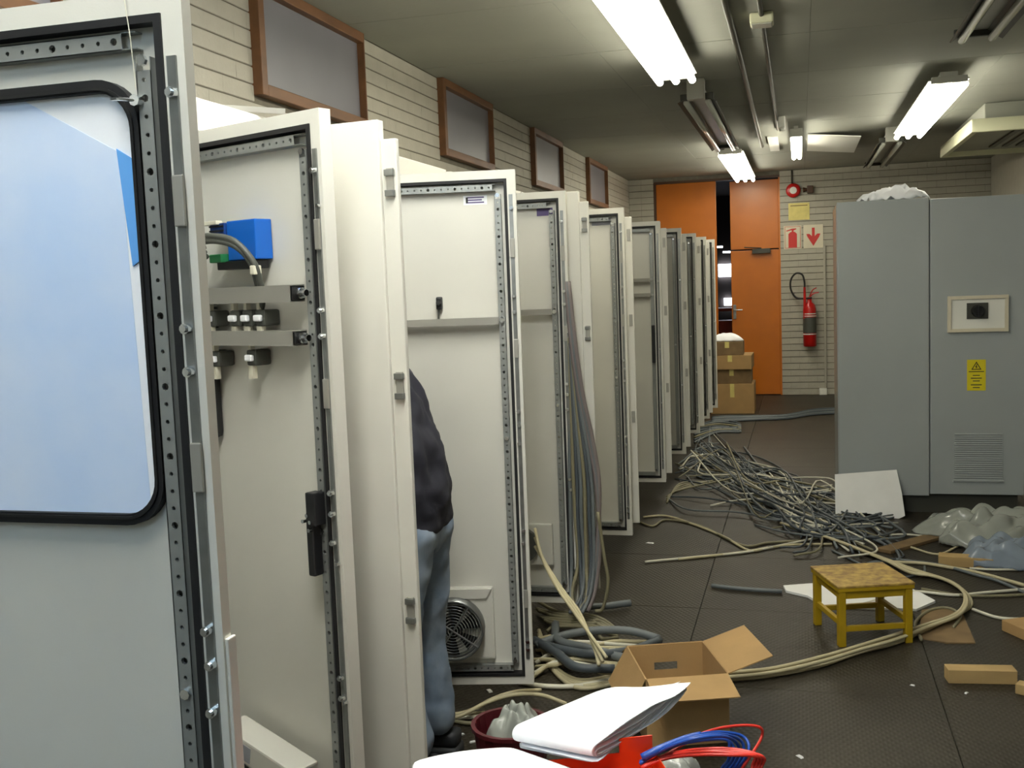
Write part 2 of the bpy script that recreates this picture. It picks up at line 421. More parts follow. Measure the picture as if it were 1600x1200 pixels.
# conduits
def conduit(label, pts, r=.014, m_='conduit'):
    o = MB().tube(pts, r, 8, 1).build('conduit', m_, smooth=True); return tag(o, label, 'pipe')
conduit('dark conduit along the ceiling beside the lit lamp row', [(-.335, 2.5, ZC-.0195), (-.345, 7, ZC-.0195), (-.37, 11.6, ZC-.0195)], .018)
conduit('thinner dark conduit along the ceiling ending at short lamp', [(-.175, 2.5, ZC-.014), (-.18, 7, ZC-.014), (-.185, 10.4, ZC-.014)], .013)
conduit('conduit dropping down the far wall to the red alarm bell', [(-.09, YF-.022, ZC-.005), (-.09, YF-.022, 2.9), (-.09, YF-.022, 2.82)], .012)
jb = thing('junction_box', 'small pale junction box on the ceiling conduit', 'box', (-.178, 5.85, ZC))
MB().bbox((-.06, -.06, -.055), (.06, .06, -.0005), .01).build('box_body', 'cream', jb); MB().bbox((-.052, -.052, -.062), (.052, .052, -.054), .004).build('lid', 'fixture', jb)
for (lab, x, y) in (('small white box on the wall side of the short lamp', -.14, 9.7), ):
    b_ = thing('switch_box', lab, 'box', (x, y, ZC)); MB().bbox((-.03, -.09, -.10), (.03, .09, -.0005), .01).build('box_body', 'white', b_); MB().cyl((0, .0, -.12), (0, 0, 1), .02, .03).build('gland', 'white', b_)
# loose ceiling panel that catches the lamp light
tm = Matrix.Translation((.09, 0, ZC-.006)) @ Matrix.Rotation(math.radians(6), 4, 'Y')
l2 = MB().bbox((-.30, 10.95, ZC-.012), (-.20, 12.2, ZC-.001), .002).build('ceiling_tile', 'white'); tag(l2, 'narrow white ceiling tile between the two conduits', 'ceiling tile')
lp = MB().bbox((.0, 10.95, -.012), (.50, 12.35, 0), .002, tm).build('ceiling_tile', 'white'); tag(lp, 'loose white ceiling tile beside the short lit lamp', 'ceiling tile')

# ceiling air unit on the right
ac = thing('ceiling_air_unit', 'boxy cream air handling unit hung from the ceiling above the grey cabinet', 'air conditioner', (1.39, 9.65, 0))
MB().bbox((.12, .12, 2.83), (.94, 1.95, ZC-.001), .01).build('upper_casing', 'ceiling', ac)
rim = MB(); rim.bbox((0, 0, 2.75), (.95, .05, 2.86), .008); rim.bbox((0, 2.0, 2.75), (.95, 2.05, 2.86), .008); rim.bbox((0, .05, 2.75), (.05, 2.0, 2.86), .008); rim.bbox((.90, .05, 2.75), (.95, 2.0, 2.86), .008); rim.build('rim', 'cream', ac)
MB().box((.05, .05, 2.80), (.90, 2.0, 2.83)).build('bottom_plate', 'ceiling', ac)
for k in range(4): MB().box((.40+.12*k, .35, 2.785), (.45+.12*k, 1.7, 2.80)).build('louvre', 'darkfix', ac)

# ================================================================ CABINET ROW
HX, DZ, DH = -1.6, .12, 1.94
def perf(mb, x0, z0, length, width, y, pitch=.025, vertical=True, start=0, nseg=6):
    """flat strip with real holes, big one every fourth"""
    n = int(length/pitch)
    for i in range(n):
        r = .0055 if (i+start) % 4 == 0 else .0032
        a0 = i*pitch
        c = (x0+width/2, z0+a0+pitch/2) if vertical else (x0+a0+pitch/2, z0+width/2)
        hw, hh = (width/2, pitch/2) if vertical else (pitch/2, width/2)
        out = [(c[0]+sx*hw, c[1]+sz*hh) for sx, sz in ((1, 0), (1, 1), (0, 1), (-1, 1), (-1, 0), (-1, -1), (0, -1), (1, -1))]
        inn = [(c[0]+r*math.cos(k*math.pi/4), c[1]+r*math.sin(k*math.pi/4)) for k in range(8)]
        inb = inn
        vs = [(p[0], y, p[1]) for p in out] + [(p[0], y, p[1]) for p in inn] + [(p[0], y+.006, p[1]) for p in inb]
        fs = [(k, (k+1) % 8, 8+(k+1) % 8, 8+k) for k in range(8)] + [(8+k, 8+(k+1) % 8, 16+(k+1) % 8, 16+k) for k in range(8)]
        mb.add(vs, fs)
    return mb

def active_leaf(parent, y, ang, W=.6, detail=2, rails=(), T=.035, window=None, dark=False):
    """door leaf hinged on its far side: inner face looks at local -y. Origin at hinge bottom."""
    d = MB()
    t = .002
    if window is None:
        d.box((0, T-t, 0), (W, T, DH))
    else:
        wx0, wx1, wz0, wz1 = window
        d.box((0, T-t, 0), (wx0, T, DH)); d.box((wx1, T-t, 0), (W, T, DH)); d.box((wx0, T-t, 0), (wx1, T, wz0)); d.box((wx0, T-t, wz1), (wx1, T, DH))
    d.ring(0, W, 0, DH, t, 0, T-t)                     # side returns
    d.ring(t, W-t, t, DH-t, .028, 0, t)               # lip facing the room
    d.ring(.030, W-.030, .030, DH-.030, t, 0, T-t)     # lip return
    o = d.build('door', 'cab', parent, (HX, y, DZ), math.radians(ang))
    g = MB().ring(.032, W-.032, .032, DH-.032, .011, -.004, T-t); g.build('gasket', 'gasket', o)
    # tubular frame of perforated rail
    ri = .056; rw = .024
    for (vert, x0, z0, L) in ((True, ri, ri+.03, DH-2*ri-.06), (True, W-ri-rw, ri+.03, DH-2*ri-.06), (False, ri+.02, DH-ri-rw+.006, W-2*ri-.04), (False, ri+.02, ri-.006, W-2*ri-.04)):
        b = MB()
        if vert:
            if detail >= 1: perf(b, x0, z0, L, rw, .004)
            else: b.box((x0, .004, z0), (x0+rw, .006, z0+L))
            b.box((x0, .004, z0), (x0+.0015, T-t, z0+L)); b.box((x0+rw-.0015, .004, z0), (x0+rw, T-t, z0+L))
        else:
            if detail >= 1: perf(b, x0, z0, L, rw, .004, vertical=False)
            else: b.box((x0, .004, z0), (x0+L, .006, z0+rw))
            b.box((x0, .004, z0), (x0+L, T-t, z0+.0015)); b.box((x0, .004, z0+rw-.0015), (x0+L, T-t, z0+rw))
        b.build('perforated_rail', 'rail', o)
    # locking bar on the free edge with its rollers
    lb = MB(); lb.box((W-.026, -.004, .10), (W-.012, 0, DH-.09)); lb.build('lock_bar', 'zinc', o)
    zs = (.14, .17, .55, .60, .93, 1.0, 1.05, 1.42, 1.48, 1.80) if detail >= 1 else (.17, .6, 1.0, 1.5)
    st = None
    for zz in zs:
        if st is None:
            q = MB(); q.cyl((0, 0, 0), (0, -1, 0), .0075, .010, 10); q.cyl((0, -.010, 0), (0, -1, 0), .005, .004, 10); st = q.build('roller', 'chrome', o, (W-.019+random.uniform(-.002, .002), -.004, zz), smooth=False)
        else: share(st, o, (W-.019+random.uniform(-.002, .002), -.004, zz))
    for zz in ((.30, 1.25, 1.62) if detail else ()):
        MB().bbox((W-.027, -.010, zz), (W-.010, -.004, zz+.07), .002).build('guide_block', 'alu', o)
    # screws at the rail corners
    for (sx, sz) in ((W-ri-rw/2, DH-ri-.035), (W-ri-rw/2, ri+.035), (W-ri-rw/2, .95)):
        q = MB(); q.cyl((0, 0, 0), (0, -1, 0), .008, .006, 8); q.build('screw', 'chrome', o, (sx, .004, sz))
    for zz in rails:
        r = MB(); z0 = zz-DZ
        r.box((ri+rw, -.016, z0), (W-ri-rw, -.014, z0+.026)); r.box((ri+rw, -.014, z0), (W-ri-rw, .012, z0+.002)); r.box((ri+rw, -.014, z0+.024), (W-ri-rw, .012, z0+.026))
        r.build('cross_rail', 'alu', o)
        q = MB(); q.cyl((W-ri-rw/2, .004, z0+.013), (0, -1, 0), .010, .009, 8); q.build('rail_screw', 'chrome', o)
    return o

def passive_leaf(parent, y, ang, W=.60, detail=1, T=.03, S=.043):
    """leaf hinged on its near side: plain outer face looks at local -y, set-back strip with lock keepers on the free edge"""
    d = MB(); t = .002
    d.bbox((0, 0, 0), (W, T, DH), .004)
    o = d.build('door', 'cab', parent, (HX, y, DZ), math.radians(ang))
    s = MB(); s.bbox((W-.002, .010, .048), (W+S, .026, DH-.048), .004); s.build('closing_strip', 'cab', o)
    lab = 'blank outer face of the leaf'
    for zz in (.70, 1.28, 1.785):
        k = MB(); k.bbox((W+.014, .003, zz-.035), (W+.034, .0098, zz+.035), .002); k.build('lock_keeper', 'alu', o)
        if detail:
            for e in (-.028, .022):
                k2 = MB(); k2.bbox((W+.011, -.003, zz+e-.006), (W+.036, .0098, zz+e+.010), .002); k2.build('keeper_lug', 'zinc', o)
    return o

def cabinet(label, y0, y1, x0=-2.1):
    r = thing('electrical_cabinet', label, 'cabinet', (0, 0, 0), group=None)
    r.location = (0, 0, 0)
    ya, yb = y0+.004, y1-.004
    b = MB(); b.box((x0, ya, .1), (x0+.003, yb, 2.10)); b.box((x0, ya, .1), (HX-.03, ya+.003, 2.10)); b.box((x0, yb-.003, .1), (HX-.03, yb, 2.10)); b.box((x0, ya, .1), (HX-.03, yb, .104))
    b.build('shell', 'cab', r)
    f = MB()
    for yy in (ya, yb-.03): f.box((HX-.03, yy, .1), (HX-.002, yy+.03, 2.10))
    f.box((HX-.03, ya, .1), (HX-.002, yb, .13)); f.box((HX-.03, ya, 2.07), (HX-.002, yb, 2.10)); f.build('front_frame', 'cab', r)
    MB().bbox((x0, ya, 2.10), (HX, yb, 2.19), .004).build('roof', 'cab', r)
    MB().bbox((x0+.02, ya+.01, 0), (HX-.03, yb-.01, .1), .003).build('plinth', 'darkfix', r)
    MB().box((x0+.08, ya+.06, .18), (x0+.083, yb-.06, 2.0)).build('mounting_plate', 'rail', r)
    for zz in (.5, .9, 1.3, 1.7):
        MB().bbox((x0+.083, ya+.08, zz), (x0+.14, yb-.08, zz+.06), .003).build('cable_trunking', 'cabgrey', r)
    return r

# A : glazed door
cA = cabinet('cabinet with the open glazed door edged in black rubber', .08, 1.30)
WN = (.08, .712, 1.325-DZ, 1.94-DZ)
dA = active_leaf(cA, 1.30, 0, W=.80, detail=2, window=WN, T=.022)
def rrect(x0, x1, z0, z1, r, n=8):
    pts = []
    for cx, cz, a0 in ((x1-r, z1-r, 0), (x0+r, z1-r, 90), (x0+r, z0+r, 180), (x1-r, z0+r, 270)):
        for k in range(n+1):
            a = math.radians(a0+90*k/n); pts.append((cx+r*math.cos(a), cz+r*math.sin(a)))
    return pts
def rring(outer, inner, y0, y1):
    n = len(outer); b = MB()
    vs = [(x, y0, z) for x, z in outer]+[(x, y0, z) for x, z in inner]+[(x, y1, z) for x, z in outer]+[(x, y1, z) for x, z in inner]
    fs = []
    for i in range(n):
        j = (i+1) % n
        fs += [(i, j, n+j, n+i), (2*n+i, 3*n+i, 3*n+j, 2*n+j), (i, 2*n+i, 2*n+j, j), (n+i, n+j, 3*n+j, 3*n+i)]
    b.add(vs, fs); return b
wx0, wx1, wz0, wz1 = WN
o_ = rrect(wx0-.004, wx1+.006, wz0-.008, wz1+.010, .065); i_ = rrect(wx0+.008, wx1-.008, wz0+.008, wz1-.008, .052); c_ = rrect(wx0-.014+.012, wx1+.012-.012, wz0-.002, wz1+.002, .06)
# sheet corners left square by the cut-out are closed behind the seal
cor = rring(rrect(wx0-.001, wx1+.001, wz0-.001, wz1+.001, .0015), rrect(wx0+.004, wx1-.004, wz0+.004, wz1-.004, .056), .0201, .0219); cor.build('window_corner_sheet', 'cab', dA)
rring(o_, i_, .004, .021).build('window_seal', 'gasket', dA, smooth=False)
rring(rrect(wx0+.001, wx1-.001, wz0+.001, wz1-.001, .057), rrect(wx0+.005, wx1-.005, wz0+.005, wz1-.005, .054), .0005, .0045).build('seal_bead', 'black', dA)
gp = rrect(wx0+.002, wx1-.002, wz0+.002, wz1-.002, .056)
MB().prism(gp, .002, Matrix.Translation((0, .014, 0))).build('window_pane', 'filmwhite', dA)
def clip(poly, a, b):
    """keep the part of poly left of the line a->b (sutherland-hodgman)"""
    out = []
    side = lambda p: (b[0]-a[0])*(p[1]-a[1]) - (b[1]-a[1])*(p[0]-a[0])
    for i in range(len(poly)):
        p, q = poly[i], poly[(i+1) % len(poly)]
        sp, sq = side(p), side(q)
        if sp >= 0: out.append(p)
        if sp*sq < 0:
            t = sp/(sp-sq); out.append((p[0]+(q[0]-p[0])*t, p[1]+(q[1]-p[1])*t))
    return out
inner = rrect(wx0+.006, wx1-.008, wz0+.006, wz1-.006, .052)
fa, fb_ = (.505, 1.945-DZ), (.682, 1.848-DZ)         # torn film edge
fpoly = clip(inner, fb_, fa)
tilt = (.690, 1.30-DZ), (.676, 1.95-DZ)
fpoly = clip(fpoly, tilt[0], tilt[1])
MB().prism(fpoly, .0006, Matrix.Translation((0, .0132, 0))).build('protective_film', 'film', dA)
MB().prism([(.675, 1.855-DZ), (.702, 1.838-DZ), (.706, 1.70-DZ), (.688, 1.69-DZ)], .0015, Matrix.Translation((0, .0116, 0))).build('folded_film', 'filmblue', dA)
hb = MB(); hb.bbox((.80, .004, 1.0-.11-DZ), (.806, .026, 1.155-DZ), .002); hb.build('lever_handle', 'cab', dA)
kn = MB(); kn.cyl((.722, .004, 2.0-DZ-.085), (0, -1, 0), .008, .012, 8); kn.tube([(.722, -.006, 1.915-DZ), (.705, -.014, 1.917-DZ), (.69, -.012, 1.918-DZ)], .0025, 6); kn.build('wing_screw', 'chrome', dA)
ww = MB().tube([(.724, -.004, 1.93-DZ), (.722, -.006, 2.0-DZ), (.717, -.006, 2.07-DZ), (.716, .01, 2.20-DZ)], .0008, 5); ww.build('hanging_wire', 'cabwhite', dA)

# B : rails and blue module
cB = cabinet('cabinet whose open door carries a blue module above two aluminium rails', 1.31, 2.49)
passive_leaf(cB, 1.365, 1)
dB = active_leaf(cB, 2.483, -23, W=.596, detail=2)
ob = lambda u, z: (u, z-DZ)
for (z0, z1) in ((1.622, 1.662), (1.518, 1.554)):
    u0, u1 = .085, .500
    r = MB(); a, b = z0-DZ, z1-DZ
    r.box((u0, -.034, a), (u1, -.032, b)); r.box((u0, -.032, a), (u1, .012, a+.002)); r.box((u0, -.032, b-.002), (u1, .012, b)); r.box((u0, .010, a+.002), (u1, .012, b-.002))
    r.build('cross_rail', 'alu', dB)
    e = MB(); e.cyl((u1+.006, -.010, (a+b)/2), (1, 0, 0), .013, .012, 10); e.cyl((u1+.018, -.010, (a+b)/2), (1, 0, 0), .008, .014, 8); e.build('rail_clamp', 'chrome', dB)
    MB().box((u1, -.030, a+.004), (u1+.004, .008, b-.004)).build('rail_end', 'black', dB)
MB().bbox((.262, -.022, 1.728-DZ), (.371, .030, 1.825-DZ), .003).build('module_body', 'blue', dB)
MB().bbox((.205, -.030, 1.775-DZ), (.2615, .028, 1.822-DZ), .003).build('module_connector', 'bluedark', dB)
for k in range(4): MB().box((.2045, -.032, 1.779-DZ+.011*k), (.262, -.030, 1.783-DZ+.011*k)).build('connector_rib', 'black', dB)
MB().bbox((.215, -.045, 1.724-DZ), (.2615, .02, 1.745-DZ), .003).build('green_connector', 'green', dB)
MB().bbox((.185, -.040, 1.818-DZ), (.245, -.020, 1.828-DZ), .002).build('connector_plug', 'cabwhite', dB)
MB().bbox((.225, -.030, 1.706-DZ), (.366, .02, 1.7265-DZ), .003).build('module_foot', 'black', dB)
for k, rr in enumerate((.008, .006, .007)):
    pts = [(.205+.006*k, -.052, 1.762-DZ-.012*k), (.225, -.075-.006*k, 1.782-DZ-.008*k), (.285, -.085, 1.787-DZ-.006*k), (.345, -.065, 1.772-DZ-.006*k), (.386-.006*k, -.045, 1.722-DZ), (.388-.006*k, -.030, 1.675-DZ), (.372-.006*k, -.012, 1.630-DZ), (.34, -.002, 1.58-DZ)]
    MB().tube(pts, rr, 8, 6).build('black_cable', 'term', dB, smooth=True)
MB().bbox((.380, -.052, 1.690-DZ), (.396, -.028, 1.712-DZ), .003).build('cable_tag', 'cabwhite', dB)
for (uu, zz) in ((.165, 1.585), (.265, 1.585), (.315, 1.585), (.365, 1.585), (.175, 1.482), (.150, 1.484), (.322, 1.487)):
    t = MB(); t.bbox((uu-.019, -.018, zz-.020-DZ), (uu+.019, .030, zz+.020-DZ), .006); to = t.build('selector_block', 'term', dB)
    q = MB(); q.bbox((uu-.013, -.030, zz-.008-DZ), (uu+.013, -.0185, zz+.008-DZ), .004); q.build('white_marker', 'paper', dB)
    q = MB(); q.box((uu-.014, -.018, zz-.052-DZ), (uu+.003, -.004, zz-.0205-DZ)); q.build('wire_ferrule', 'cabwhite', dB); q = MB(); q.box((uu-.010, -.018, zz+.0205-DZ), (uu+.000, -.004, zz+.044-DZ)); q.build('wire_ferrule', 'cabwhite', dB)
for k in range(6): MB().box((.108, -.012, 1.555+.012*k-DZ+.005), (.148, .02, 1.562+.012*k-DZ+.005)).build('terminal_slice', 'term', dB)
MB().bbox((.093, -.03, 1.27-DZ), (.135, .03, 1.47-DZ), .018).build('hanging_connector', 'darkplastic', dB)
# black swivel handle lock on the free-edge rail
lk = MB(); lk.bbox((.505, -.030, .965-DZ), (.527, .0, 1.12-DZ), .005); lk.bbox((.512, -.034, 1.09-DZ), (.545, .0, 1.17-DZ), .004); lk.build('lock_case', 'darkplastic', dB)
for (uu, zz) in ((.505, 1.10), (.52, 1.115), (.53, 1.10), (.525, 1.08)): MB().cyl((uu, -.030, zz-DZ), (0, -1, 0), .005, .010, 8).build('lock_screw', 'chrome', dB)
for zz in (1.84, 1.0, .66): MB().cyl((.585, -.001, zz-DZ), (0, -1, 0), .004, .012, 8).build('edge_pin', 'chrome', dB)
# filter fan low on the door
fan = MB(); fan.bbox((.10, -.02, .24-DZ), (.40, .03, .44-DZ), .006); fan.build('filter_housing', 'cab', dB)
tl = Matrix.Translation((.318, -.05, .478-DZ)) @ Matrix.Rotation(math.radians(11), 4, 'Y')
b_ = MB(); b_.bbox((-.145, -.03, -.032), (.145, .05, .032), .006, tl); b_.build('tilted_housing', 'cab', dB)
b_ = MB(); b_.box((-.05, -.0315, -.022), (-.018, -.0302, .020), tl); b_.build('rating_plate', 'paperink', dB)
f2 = MB(); f2.cyl((.235, -.022, .355-DZ), (0, -1, 0), .10, .045, 28); f2.build('fan_drum', 'chrome', dB, smooth=False)
f3 = MB(); f3.cyl((.235, -.068, .355-DZ), (0, -1, 0), .088, .004, 28); f3.build('fan_hub', 'darkplastic', dB)
MB().bbox((.10, -.06, .425-DZ), (.235, -.045, .445-DZ), .004, ).build('guard_bar', 'chrome', dB)

# C : blank leaf + fan leaf, person at work
cC = cabinet('cabinet with a blank white leaf and a fan-fitted leaf, worker reaching into it', 2.50, 3.68)
dC1 = passive_leaf(cC, 2.545, -7, W=.606)
dC2 = active_leaf(cC, 3.66, 11, W=.612, rails=(1.498,))
st = MB(); st.box((.415, .0322, 1.940-DZ), (.503, .0328, 1.974-DZ)); st.build('type_plate', 'paper', dC2)
for k in range(3): MB().box((.424+.002*k, .0316, 1.946+.009*k-DZ), (.492-.008*(k % 2), .0321, 1.951+.009*k-DZ)).build('printed_line', 'purple', dC2)
MB().box((.424, .0314, 1.947-DZ), (.432, .0319, 1.968-DZ)).build('printed_mark', 'black', dC2)
kb = MB(); kb.bbox((.300, .0, 1.558-DZ), (.322, .033, 1.606-DZ), .006); kb.cyl((.311, 0, 1.585-DZ), (0, -1, 0), .009, .016, 10); kb.build('door_pocket_clip', 'darkplastic', dC2)
MB().tube([(.308, .03, 1.56-DZ), (.304, .028, 1.535-DZ), (.303, .03, 1.515-DZ)], .004).build('clip_wire', 'zinc', dC2)
fr = MB(); fr.bbox((.16, .012, .215-DZ), (.468, .0335, .498-DZ), .008); fh = fr.build('fan_frame', 'cab', dC2)
fr = MB(); fr.prism([(.18, .455-DZ), (.44, .455-DZ), (.462, .492-DZ), (.165, .492-DZ)], .008, Matrix.Translation((0, .005, 0))); fr.build('fan_bezel', 'cab', dC2)
cx, cz = .315, .345-DZ
rg = MB()
rg.lathe([(.118, 0), (.118, .055), (.108, .055), (.104, .002), (.118, 0)], n=32)
T_ = Matrix.Translation((cx, .012, cz)) @ Matrix.Rotation(math.radians(90), 4, 'X')
rg.v = [tuple(T_ @ Vector(v)) for v in rg.v]; rg.build('fan_shroud', 'zinc', dC2, smooth=True)
for k in range(9):
    rr = .018+.0112*k; g = MB(); g.tube([(cx+rr*math.cos(2*math.pi*i/28), -.042, cz+rr*math.sin(2*math.pi*i/28)) for i in range(29)], .0014, 5, 1); g.build('guard_ring', 'chrome', dC2)
for a in (-35, 55, 145, 235):
    g = MB(); g.tube([(cx, -.044, cz), (cx+.112*math.cos(math.radians(a)), -.040, cz+.112*math.sin(math.radians(a)))], .004, 6, 1); g.build('guard_spoke', 'zinc', dC2)
for a in range(0, 360, 60):
    bl = MB(); A = math.radians(a); B = math.radians(a+42)
    bl.add([(cx+.03*math.cos(A), -.012, cz+.03*math.sin(A)), (cx+.098*math.cos(A), -.008, cz+.098*math.sin(A)), (cx+.098*math.cos(B), -.026, cz+.098*math.sin(B)), (cx+.03*math.cos(B), -.022, cz+.03*math.sin(B))], [(0, 1, 2, 3)]); bl.build('fan_blade', 'darkplastic', dC2)
MB().cyl((cx, .0, cz), (0, -1, 0), .034, .034, 18).build('fan_motor', 'darkplastic', dC2)

# D ... J
cD = cabinet('cabinet behind the fan-fitted door, its open door bearing a purple label', 3.69, 4.79)
dD = active_leaf(cD, 4.765, 3, W=.566, detail=1, rails=(1.495,))
MB().box((.425, .0318, 1.952-DZ), (.50, .0328, 1.988-DZ)).build('purple_label', 'purple', dD)
MB().bbox((.25, .004, .30-DZ), (.45, .033, .50-DZ), .006).build('filter_housing', 'cab', dD)
MB().cyl((.30, .004, .40-DZ), (0, -1, 0), .085, .03, 20).build('fan_drum', 'term', dD)
cE = cabinet('cabinet with grey cables hanging against its blank open leaf', 4.86, 6.17)
dE1 = passive_leaf(cE, 4.89, -2, W=.612)
dE2 = active_leaf(cE, 6.15, 0, W=.615, detail=1)
MB().box((.42, .0318, 1.965-DZ), (.535, .0328, 2.0-DZ)).build('type_plate', 'paperink', dE2)
cF = cabinet('cabinet whose open door has two close dark cross rails and a black latch', 6.20, 7.82)
passive_leaf(cF, 6.24, 2, W=.60, detail=0)
dF = active_leaf(cF, 7.80, 2, W=.612, detail=0, rails=(1.62, 1.51))
MB().bbox((.535, -.03, 1.02-DZ), (.56, .0, 1.30-DZ), .006).build('latch', 'darkplastic', dF)
cG = cabinet('cabinet next after the one with two close cross rails', 7.84, 9.10)
passive_leaf(cG, 7.88, 4, W=.605, detail=0); active_leaf(cG, 9.08, 2, W=.63, detail=0)
cH = cabinet('third cabinet counted from the carton stack by the orange doors', 9.12, 10.36)
passive_leaf(cH, 9.15, 3, W=.62, detail=0); active_leaf(cH, 10.33, 2, W=.635, detail=0)
cI = cabinet('second cabinet counted from the carton stack by the orange doors', 10.38, 11.40)
passive_leaf(cI, 10.41, 6, W=.63, detail=0); active_leaf(cI, 11.38, 2, W=.645, detail=0)
cJ = cabinet('last cabinet of the row, next to the carton stack', 11.42, 12.5)
passive_leaf(cJ, 11.45, 6, W=.63, detail=0); active_leaf(cJ, 12.35, 0, W=.66, detail=0)

# loose white sheet and rail lying on the cabinet roofs
pa, pb = at((284, 164), 2, 2.205), at((444, 174), 2, 2.205)
rr = MB().tube([pa, pb], .012, 4, 1); tag(rr.build('loose_rail', 'alu'), 'thin pale rail lying across the cabinet roofs', 'rail')

# ================================================================ PERSON
def skin_obj(name, verts, edges, radii, m_, parent, root=0, sub=2):
    me = bpy.data.meshes.new(name); me.from_pydata([tuple(v) for v in verts], edges, []); me.update()
    o = bpy.data.objects.new(name, me); col.objects.link(o); o.parent = parent
    md = o.modifiers.new('skin', 'SKIN'); md.use_smooth_shade = True
    for i, sv in enumerate(me.skin_vertices[0].data):
        r = radii[i]; sv.radius = r if isinstance(r, tuple) else (r, r); sv.use_root = (i == root)
    s = o.modifiers.new('sub', 'SUBSURF'); s.levels = sub; s.render_levels = sub
    me.materials.append(M[m_]); return o
P0 = Vector((-1.252, 3.27, 0))
pn = thing('person', 'person in navy jacket and blue jeans bending into an open cabinet', 'person', P0)
# local coords; faces -x
J = dict(pel=(.0, 0, .90), spine=(-.055, 0, 1.06), chest=(-.115, 0, 1.26), neck=(-.215, 0, 1.405), head=(-.29, 0, 1.50),
         hl=(.0, .085, .86), hr=(.0, -.085, .86), kl=(-.03, .10, .47), kr=(-.055, -.10, .47), al=(.005, .105, .085), ar=(-.0, -.105, .085), tl=(-.15, .115, .035), tr=(-.16, -.12, .035),
         sl=(-.14, .17, 1.33), sr=(-.14, -.17, 1.33), el=(-.34, .20, 1.16), er=(-.34, -.19, 1.13), wl=(-.53, .13, 1.24), wr=(-.53, -.13, 1.24))
order = list(J); ix = {k: i for i, k in enumerate(order)}
V = [J[k] for k in order]
ED = [('pel', 'spine'), ('spine', 'chest'), ('chest', 'neck'), ('neck', 'head'), ('pel', 'hl'), ('pel', 'hr'), ('hl', 'kl'), ('kl', 'al'), ('al', 'tl'), ('hr', 'kr'), ('kr', 'ar'), ('ar', 'tr'),
      ('chest', 'sl'), ('sl', 'el'), ('el', 'wl'), ('chest', 'sr'), ('sr', 'er'), ('er', 'wr')]
RAD = dict(pel=.11, spine=.10, chest=.115, neck=.055, head=.05, hl=.085, hr=.085, kl=.055, kr=.055, al=.038, ar=.038, tl=.035, tr=.035, sl=.05, sr=.05, el=.04, er=.04, wl=.028, wr=.028)
body = skin_obj('body', V, [(ix[a], ix[b]) for a, b in ED], [RAD[k] for k in order], 'skin', pn)
# head, hair
hd_ = MB(); bm = bmesh.new(); bmesh.ops.create_uvsphere(bm, u_segments=20, v_segments=14, radius=1)
def headpt(v):
    x, y, z_ = v
    p = Vector((x*.098, y*.076, z_*.118))
    if x < -.2: p.x -= .012*max(0, -z_)             # jaw
    if abs(y) < .22 and x < -.8 and -.35 < z_ < .15: p.x -= .02   # nose
    if abs(abs(y)-.38) < .18 and x < -.7 and .0 < z_ < .25: p.x += .008  # eye sockets
    return p
Hm = Matrix.Translation((-.31, 0, 1.53)) @ Matrix.Rotation(math.radians(-38), 4, 'Y')
hd_.add([Hm @ headpt(v.co) for v in bm.verts], [[v.index for v in f.verts] for f in bm.faces]); 
for sgn in (-1, 1): hd_.bbox((-.008, sgn*.07, -.03), (.025, sgn*.088, .03), .006, Hm)
hd_.build('head', 'skin', pn, smooth=True)
hh = MB(); keep = [v.co.copy() for v in bm.verts]
fs = [[v.index for v in f.verts] for f in bm.faces if f.calc_center_median().z > .25 or f.calc_center_median().x > .25]
hh.add([Hm @ (headpt(v)*1.07) for v in keep], fs); hh.build('hair', 'hair', pn, smooth=True); bm.free()
# hands with five fingers
for sgn, wk in ((1, 'wl'), (-1, 'wr')):
    w_ = Vector(J[wk]); hv = [w_, w_+Vector((-.05, 0, .0)), w_+Vector((-.085, 0, -.003))]; he = [(0, 1), (1, 2)]; hr_ = [.024, (.018, .034), (.014, .036)]
    for k, (oy, L) in enumerate(((-.028, .058), (-.010, .070), (.010, .074), (.028, .066))):
        i0 = len(hv); b0 = w_+Vector((-.088, oy*sgn, -.002)); hv += [b0, b0+Vector((-L*.5, oy*.15*sgn, -.006)), b0+Vector((-L*.9, oy*.2*sgn, -.026))]; he += [(2, i0), (i0, i0+1), (i0+1, i0+2)]; hr_ += [.009, .008, .007]
    i0 = len(hv); b0 = w_+Vector((-.04, -.03*sgn, .0)); hv += [b0, b0+Vector((-.03, -.025*sgn, -.01)), b0+Vector((-.058, -.03*sgn, -.02))]; he += [(1, i0), (i0, i0+1), (i0+1, i0+2)]; hr_ += [.011, .0095, .008]
    skin_obj('hand', hv, he, hr_, 'skin', pn, 0, 1)
# jacket: lofted torso with a hem over the hips, sleeves
def loft(mb, rings, n=20, capa=True, capb=True, wr=.006, sd=1):
    rd = random.Random(sd); vs = []
    for (c, nrm, a, b) in rings:
        c = Vector(c); nz = Vector(nrm).normalized(); fx = Vector((1, 0, 0)); fx = (fx-nz*fx.dot(nz)).normalized(); fy = nz.cross(fx)
        for i in range(n):
            t_ = 2*math.pi*i/n; k_ = 1+rd.uniform(-wr, wr)*6
            ca_, sa_ = math.cos(t_), math.sin(t_); ex = .82
            vs.append(c+fx*a*k_*math.copysign(abs(ca_)**ex, ca_)+fy*b*k_*math.copysign(abs(sa_)**ex, sa_))
    R_ = len(rings); fs = [(k*n+i, k*n+(i+1) % n, (k+1)*n+(i+1) % n, (k+1)*n+i) for k in range(R_-1) for i in range(n)]
    if capa: fs.append(tuple(range(n))[::-1])
    if capb: fs.append(tuple((R_-1)*n+i for i in range(n)))
    return mb.add(vs, fs)
jk = MB()
